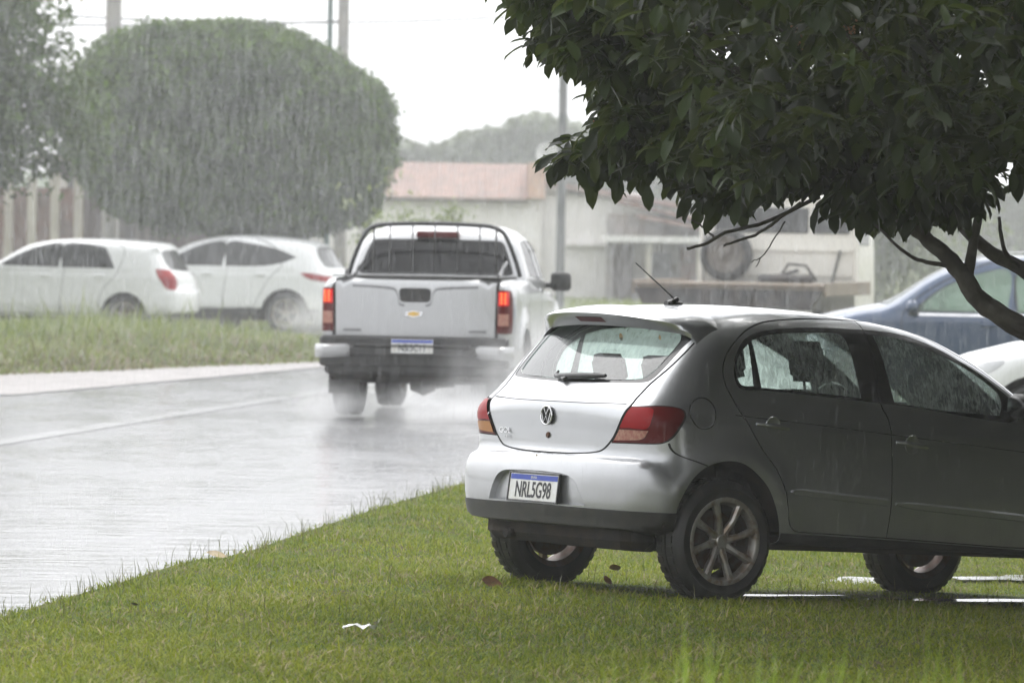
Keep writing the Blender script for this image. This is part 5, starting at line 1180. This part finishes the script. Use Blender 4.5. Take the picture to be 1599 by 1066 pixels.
# ---------------------------------------------------------------- the tree over the hatchback
M_BIG = leafmat('big_leaves', (.005, .009, .004), (.032, .055, .010), rough=.42, trans=.14, spec=.12)
M_BIGY = leafmat('young_big_leaves', (.06, .09, .02), (.13, .17, .04), rough=.3, trans=.3)
bt_ = thing('overhanging_tree', 'broad dark-leaved tree with drooping leaf whorls hanging over the hatchback', 'tree', (0, 0, 0))
def big_leaves(Q, D, S, m, name, parent, leaf_tone=None):
    """long glossy leaves: Q base, D direction, S length; eight triangles, bent down and folded"""
    n = len(Q); up = np.stack([rng.normal(0, .35, n), rng.normal(0, .35, n), np.ones(n)], -1); sd = np.cross(D, up); sd /= np.linalg.norm(sd, axis=1)[:, None]; nn = np.cross(sd, D)
    st = [(0, .0, 0), (.22, .11, .015), (.55, .215, 0), (.82, .15, -.05), (1.0, .0, -.12)]
    V = np.zeros((n, 13, 3)); S_ = S[:, None]; bend = rng.uniform(.4, 1.9, n)[:, None]
    k = 0; idx = []
    for t, wd, dz in st:
        c = Q+D*t*S_+nn*dz*S_*bend
        row = []
        for s in ((0,) if wd == 0 else (-1, 0, 1)):
            V[:, k] = c+sd*s*wd*S_+nn*(abs(s)*.055)*S_; row.append(k); k += 1
        idx.append(row)
    k_used = k; V = V[:, :k_used]
    F = []
    a = idx[0][0]; r1 = idx[1]; F += [(a, r1[1], r1[0]), (a, r1[2], r1[1])]
    for i in (1, 2):
        p, q = idx[i], idx[i+1]
        for j in (0, 1): F += [(p[j], p[j+1], q[j+1]), (p[j], q[j+1], q[j])]
    a = idx[4][0]; r1 = idx[3]; F += [(r1[0], r1[1], a), (r1[1], r1[2], a)]
    FF = (np.arange(n)[:, None, None]*k_used+np.array(F)[None]).reshape(-1, 3)
    rn = rng.random(n)**1.3 if leaf_tone is None else leaf_tone
    return npmesh(name, V.reshape(-1, 3), FF, m, parent, rnd=np.repeat(np.clip(rn, 0, 1), k_used), smooth=True)
def crown_ok(X, Y, Z):
    """the crown's own outline: how far left it reaches at each height, and how low it hangs at each place"""
    xl = np.interp(Z, [1.70, 1.80, 1.92, 2.02, 2.10, 2.20, 2.30, 2.42, 2.60, 2.80, 3.0, 3.6, 4.5, 5.4], [1.15, .95, .70, .50, .21, .16, .34, .48, .36, .12, -.05, -.3, .3, 2.0])
    zb = np.interp(X, [0, .25, .5, .62, .8, .95, 1.15, 1.32, 1.5, 1.62, 1.85, 2.05, 2.3, 3, 4, 6], [1.82, 1.84, 1.96, 1.98, 1.92, 1.80, 1.77, 1.92, 1.90, 1.78, 1.72, 1.76, 1.90, 1.95, 2.0, 2.1])
    dy = np.where(Y < 27.2, (27.2-Y)/4.6, (Y-27.2)/np.where(X > 1.5, 3.6, 2.2)); zt = 5.6-.25*np.abs(X-3.2)-1.2*dy
    edge = .5*dy**3
    return (X > xl+.16+edge+.08*np.sin(Z*17+Y*3)) & (Z > zb+.28+.06*np.sin(X*13+Y*2)+edge*.5) & (Z < zt) & (dy < 1) & (X < 7.2)
n = 60000; X = rng.uniform(-.4, 7.2, n); Y = rng.uniform(22.6, 30.8, n); Z = 1.7+rng.random(n)**1.7*3.9
k = crown_ok(X, Y, Z); X, Y, Z = X[k], Y[k], Z[k]; k = rng.permutation(len(X))[:6500]; C_ = np.stack([X[k], Y[k], Z[k]], -1)
# extra whorls along the visible left fringe
X = rng.uniform(0, 2.2, 60000); Y = rng.uniform(26., 28.2, 60000); Z = rng.uniform(1.72, 3.2, 60000); k = crown_ok(X, Y, Z) & ~crown_ok(X-.14, Y, Z-.08); X, Y, Z = X[k][:900], Y[k][:900], Z[k][:900]
fr_n = len(C_); C_ = np.concatenate([C_, np.stack([X, Y, Z], -1)])
sp_ = C_[fr_n:][rng.permutation(len(C_)-fr_n)[:150]]; C_ = np.concatenate([C_]+[sp_+np.array([-.045, 0, -.012])*q+rng.normal(0, .015, sp_.shape) for q in (1, 2, 3)])
Q = []; D = []; S = []; fringe_lit = []
for i, c in enumerate(C_):
    ml = rng.integers(6, 11); ax = np.array([rng.normal(-.25, .5), rng.normal(-.15, .5), rng.normal(.15, .35)]); y_ = rng.random()**2.2*.8+(.35*rng.random() if i >= fr_n else 0); a0 = rng.uniform(0, 6.28)  # fringe whorls paler, the light on them put into the leaf tone
    for j in range(ml):
        a = a0+j*2.4; el = rng.normal(-.55, .42); d = np.array([math.cos(a)*math.cos(el), math.sin(a)*math.cos(el), math.sin(el)])+ax*.35; d /= np.linalg.norm(d)
        Q.append(c+np.array([rng.normal(0, .02), rng.normal(0, .02), rng.normal(0, .02)-.010*j])); D.append(d); S.append(.07+.11*rng.beta(2.2, 2.)); fringe_lit.append(y_+rng.normal(0, .10))
big_leaves(np.array(Q), np.array(D), np.array(S), M_BIG, 'crown', bt_, np.array(fringe_lit))
# limbs
m = MB()
def limb(pts, r0, r1, n=8):
    c = []
    P_ = [np.array(p) for p in pts]
    for i in range(len(P_)-1):
        p0 = P_[max(i-1, 0)]; p1 = P_[i]; p2 = P_[i+1]; p3 = P_[min(i+2, len(P_)-1)]
        for k in range(5): t = k/5; c.append(.5*((2*p1)+(-p0+p2)*t+(2*p0-5*p1+4*p2-p3)*t*t+(-p0+3*p1-3*p2+p3)*t**3))
    c.append(P_[-1]); c = [q+rng.normal(0, .002, 3)*(0 < i < len(c)-1) for i, q in enumerate(c)]
    m.tube([tuple(q) for q in c], list(np.linspace(r0, r1, len(c))*.62*(1+.04*np.sin(np.arange(len(c))*1.9))), n)
YT = 27.0
limb([(3.95, YT, -.1), (3.75, YT, .35), (3.25, YT, .85), (2.85, YT, 1.16), (2.43, YT, 1.37), (2.22, YT, 1.50), (2.10, YT, 1.66), (1.97, YT, 1.78), (1.80, YT, 1.90), (1.55, YT+.1, 2.05), (1.2, YT+.1, 2.2), (.8, YT, 2.25)], .13, .018, 10)
limb([(3.25, YT, .85), (2.95, YT+.2, 1.35), (2.62, YT+.2, 1.55), (2.42, YT+.2, 1.66), (2.20, YT+.25, 1.80), (2.0, YT+.4, 2.1), (1.7, YT+.5, 2.6)], .09, .03)
limb([(2.16, YT, 1.58), (2.17, YT, 1.72), (2.20, YT-.1, 2.0), (2.1, YT-.3, 2.5)], .05, .02)
limb([(3.6, YT, .5), (3.8, YT-.2, 1.4), (3.9, YT-.4, 2.4), (3.4, YT-.5, 3.6)], .11, .04)
limb([(3.75, YT, .35), (4.3, YT+.3, 1.5), (4.9, YT+.4, 2.8), (5.2, YT+.3, 4.0)], .11, .03)
limb([(2.10, YT, 1.66), (1.96, YT-.02, 1.68), (1.86, YT-.05, 1.72), (1.7, YT-.05, 1.86)], .022, .010, 6)
limb([(2.42, YT+.2, 1.66), (2.33, YT, 1.74), (2.30, YT, 1.9)], .025, .014, 6)
# bare end twigs under the fringe
limb([(1.45, YT, 1.98), (1.20, YT, 1.86), (1.0, YT-.05, 1.80), (.90, YT-.05, 1.745), (.82, YT-.05, 1.725)], .018, .012, 6)
limb([(1.35, YT-.2, 1.95), (1.18, YT-.2, 1.82), (1.08, YT-.2, 1.775), (.99, YT-.2, 1.74)], .015, .010, 6)
limb([(.95, YT, 1.78), (.88, YT, 1.84), (.84, YT, 1.86)], .009, .006, 5)
limb([(1.28, YT-.1, 1.86), (1.21, YT-.1, 1.74), (1.17, YT-.1, 1.69), (1.12, YT-.1, 1.665)], .006, .004, 5)
limb([(1.17, YT-.1, 1.69), (1.145, YT-.1, 1.645)], .005, .004, 5)
m.build('limbs', M_BARK, bt_, smooth=60); m = MB()
CH_ = C_[C_[:, 2] > 2.45]
for i in range(240):
    c = CH_[rng.integers(0, len(CH_))]; d = np.array([2.6, 27.1, 2.2])-c; L = np.linalg.norm(d); e = c+d*min(.9/L, .5)+np.array([0, 0, -.12]); mid = (c+e)/2+rng.normal(0, .04, 3)
    limb([tuple(e), tuple(mid), tuple(c)], .012, .005, 5)
tag(m.build('twigs', M_BARK, bt_, smooth=60), kind='stuff')
# clusters of small orange fruit at whorl centres
m = MB()
for (x, y, z) in ((1.22, 24.6, 2.66), (1.44, 24.6, 2.70), (2.16, 24.7, 2.74), (.62, 26.2, 2.22), (.40, 26.4, 2.28), (1.9, 24.5, 2.5)):
    for k in range(26): 
        q = np.array((x, y, z))+rng.normal(0, .016, 3)*np.array((1, 1, 1.7)); r_ = rng.uniform(.004, .007)
        m.lathe([(.0005, -r_), (r_*.8, -r_*.6), (r_, 0), (r_*.8, r_*.6), (.0005, r_)], c=tuple(q), axis='z', n=6)
tag(m.build('fruit_cluster', mat('orange_fruit', (.30, .13, .05), .5, col2=(.2, .1, .03), scale=40), bt_, smooth=60), kind='stuff')
# unseen trees added right of the lawn to darken the car side and crown
M_SHADE = leafmat('shade_leaves', (.008, .014, .006), (.025, .036, .014), rough=.6, trans=.05, spec=.1)
for k, (x, y, rx, rz, zc) in enumerate(((9.8, 24.5, 3.0, 4.6, 4.4), (10.5, 30.0, 3.2, 4.8, 4.6), (11.5, 36.0, 3.2, 4.8, 4.6), (8.2, 16.5, 3.0, 3.6, 4.2), (6.5, 9.0, 3.2, 2.2, 4.6), (3.2, 17.0, 2.6, 1.5, 5.6), (9.6, 27.4, 2.6, 4.6, 4.0), (11.2, 33.2, 2.8, 4.6, 4.2))):
    t = thing('added_shade_tree', ('unseen dark tree added right of the lawn for its shade, %s of the row' % ('first', 'second', 'third', 'nearer fourth', 'nearest fifth', 'overhead sixth', 'seventh', 'farthest eighth')[k]), 'tree', (x, y, -.15), group='unseen trees added for their shade')
    n = 15000; D_ = rng.normal(0, 1, (n, 3)); D_ /= np.linalg.norm(D_, axis=1)[:, None]; P = D_*(1-np.abs(rng.normal(0, .16, n)))[:, None]*np.array([rx, 3.1, rz])*(1+.08*fbm(D_*3, 1.5))[:, None]; P[:, 2] += zc; P = P[P[:, 2] > .1]
    leaf_cards(P, .40, M_SHADE, 'crown', t, .6)
    mm = MB(); bx_ = 1.6 if k == 5 else 0; mm.tube([(bx_, 0, 0), (bx_*.8, 0, 1.5), (bx_*.3, 0, zc)], [.22, .17, .08], 8); mm.build('trunk', M_BARK, t, smooth=60)
# ---------------------------------------------------------------- rain, spray and wet air
n = 480000
Yr = np.where(rng.random(n) < .04, 17+21*rng.random(n), 36+(106-36)*rng.random(n)**(1/1.7)); hx = Yr*.125+.8; Xr = rng.uniform(-1, 1, n)*hx; zt_ = 1.78+Yr*.048+.3; zb_ = np.maximum(.05, 1.78-Yr*.085); Zr = zb_+rng.random(n)*(zt_-zb_)
L = (.0008+rng.gamma(2., .0006, n))*Yr; wd = rng.gamma(7., .000066, n)*np.clip(Yr/45, .6, 1.5)

sl = rng.normal(.012, .02, n); V = np.zeros((n, 6, 3)); a0 = rng.uniform(0, 2, n)
for j in range(3):
    a = a0+j*2*PI/3
    for e in (0, 1): V[:, j*2+e, 0] = Xr+np.cos(a)*wd+e*sl*L; V[:, j*2+e, 1] = Yr+np.sin(a)*wd; V[:, j*2+e, 2] = Zr+e*L
F = np.array([(0, 2, 3, 1), (2, 4, 5, 3), (4, 0, 1, 5)]); FF = (np.arange(n)[:, None, None]*6+F[None]).reshape(-1, 4)
mr_ = bpy.data.materials.new('rain_water'); mr_.use_nodes = True; nt = mr_.node_tree; nt.nodes.remove(nt.nodes['Principled BSDF'])
tl = nt.nodes.new('ShaderNodeBsdfTranslucent'); tl.inputs[0].default_value = (.9, .92, .94, 1); df = nt.nodes.new('ShaderNodeBsdfDiffuse'); df.inputs[0].default_value = (.9, .92, .94, 1)
mx = nt.nodes.new('ShaderNodeMixShader'); nt.links.new(tl.outputs[0], mx.inputs[1]); nt.links.new(df.outputs[0], mx.inputs[2])
tp = nt.nodes.new('ShaderNodeBsdfTransparent'); m2 = nt.nodes.new('ShaderNodeMixShader'); m2.inputs[0].default_value = .12; nt.links.new(tp.outputs[0], m2.inputs[1]); nt.links.new(mx.outputs[0], m2.inputs[2]); nt.links.new(m2.outputs[0], nt.nodes['Material Output'].inputs[0])
o = npmesh('rain', V.reshape(-1, 3), FF, mr_); tag(o, kind='stuff')
# splashes where drops strike the road
n = 9000; Ys = 26+(75-26)*rng.random(n); Xs = left_edge(Ys)*0+rng.uniform(-.13, .05, n)*Ys; k = (Xs < road_edge(Ys)-.03) & (Xs > left_edge(Ys)); Xs, Ys = Xs[k], Ys[k]; n = len(Xs)
h = rng.gamma(3., .006, n); w2 = rng.uniform(.002, .006, n); V = np.zeros((n, 4, 3))
for j in range(3): a = j*2*PI/3; V[:, j, 0] = Xs+np.cos(a)*w2; V[:, j, 1] = Ys+np.sin(a)*w2; V[:, j, 2] = -.012
V[:, 3, 0] = Xs; V[:, 3, 1] = Ys; V[:, 3, 2] = h-.012
o = npmesh('road_splashes', V.reshape(-1, 3), (np.arange(n)[:, None, None]*4+np.array([(0, 1, 3), (1, 2, 3), (2, 0, 3)])[None]).reshape(-1, 3), mr_); tag(o, kind='stuff')
def vol(name, dens, col=(1, 1, 1), noise=None, aniso=.35):
    m = bpy.data.materials.new(name); m.use_nodes = True; nt = m.node_tree; nt.nodes.remove(nt.nodes['Principled BSDF']); v = nt.nodes.new('ShaderNodeVolumePrincipled')
    v.inputs['Color'].default_value = tuple(col)+(1,); v.inputs['Density'].default_value = dens; v.inputs['Anisotropy'].default_value = aniso
    nt.links.new(v.outputs[0], nt.nodes['Material Output'].inputs['Volume'])
    return m
hz = MB(); hz.box((-90, -45, -1.9), (110, 430, 14)); o = hz.build('haze', vol('rain_haze', .0008, (.99, .99, 1.), aniso=0.)); tag(o, kind='stuff')
# spray thrown up by the pickup's tyres: a few overlapping puffs
m_sp = bpy.data.materials.new('tyre_spray'); m_sp.use_nodes = True; nt = m_sp.node_tree; nt.nodes.remove(nt.nodes['Principled BSDF']); v = nt.nodes.new('ShaderNodeVolumePrincipled')
tc = nt.nodes.new('ShaderNodeTexCoord'); ln = nt.nodes.new('ShaderNodeVectorMath'); ln.operation = 'LENGTH'; nt.links.new(tc.outputs['Object'], ln.inputs[0])
f_ = remap(nt, ln.outputs['Value'], 1.0, .15); ns = remap(nt, ramp_fac(nt, 1.6, 3, .6), .35, .62, .15, 1.)
nt.links.new(math_n(nt, 'MULTIPLY', math_n(nt, 'MULTIPLY', math_n(nt, 'POWER', f_, 1.6), ns), 1.6), v.inputs['Density']); v.inputs['Anisotropy'].default_value = .0; v.inputs['Color'].default_value = (1, 1, 1, 1)
nt.links.new(v.outputs[0], nt.nodes['Material Output'].inputs['Volume'])
def puff(c, r, tilt=0):
    m = MB(); vs = []; fs = []; nu, nv = 20, 12
    for j in range(nv+1):
        for i in range(nu): a = 2*PI*i/nu; b = PI*j/nv; vs.append((math.sin(b)*math.cos(a), math.sin(b)*math.sin(a), math.cos(b)))
    for j in range(nv):
        for i in range(nu): k = (i+1) % nu; fs.append((j*nu+i, j*nu+k, (j+1)*nu+k, (j+1)*nu+i))
    m.add(vs, fs); o = m.build('spray', m_sp, smooth=60); o.location = c; o.scale = r; o.rotation_euler = (0, 0, tilt); tag(o, kind='stuff'); return o
puff((-.10, 54.5, .42), (.75, 2.2, .62), -.1); puff((.25, 56.5, .55), (.8, 2.4, .7), -.1); puff((-.5, 53.6, .12), (1.1, 2.2, .34)); puff((-1.66, 54.3, .12), (.5, 1.6, .30)); puff((-3.2, 94.3, .35), (1.0, 1.0, .55))
# ---------------------------------------------------------------- light
w = bpy.data.worlds.new('World'); sc.world = w; w.use_nodes = True; nt = w.node_tree; bg = nt.nodes['Background']
sky = nt.nodes.new('ShaderNodeTexSky'); sky.sky_type = 'NISHITA'; sky.sun_disc = False; sky.sun_elevation = R(58); sky.sun_rotation = R(-35); sky.air_density = 1.; sky.dust_density = 5.; sky.ozone_density = 1.
hs = nt.nodes.new('ShaderNodeHueSaturation'); hs.inputs['Saturation'].default_value = .12; hs.inputs['Value'].default_value = 1.
nt.links.new(sky.outputs[0], hs.inputs['Color'])
nt.links.new(mixc(nt, .55, hs.outputs[0], (7.2, 7.3, 7.5)), bg.inputs[0]); bg.inputs[1].default_value = .11
sun = bpy.data.lights.new('sun', 'SUN'); sun.energy = .7; sun.angle = R(25); sun.color = (1, .98, .95)
so = bpy.data.objects.new('sun', sun); COL.objects.link(so); so.rotation_euler = (R(32), 0, R(-35)+PI)
sc.view_settings.view_transform = 'Standard'; sc.view_settings.look = 'None'; sc.view_settings.exposure = 1.5; sc.view_settings.gamma = 1
sc.render.film_transparent = False
cy = sc.cycles
cy.max_bounces = 8; cy.diffuse_bounces = 3; cy.glossy_bounces = 3; cy.transmission_bounces = 6; cy.transparent_max_bounces = 24; cy.volume_bounces = 1
cy.use_adaptive_sampling = True; cy.adaptive_threshold = .02; cy.use_denoising = True; cy.sample_clamp_indirect = 6.
cy.caustics_reflective = False; cy.caustics_refractive = False
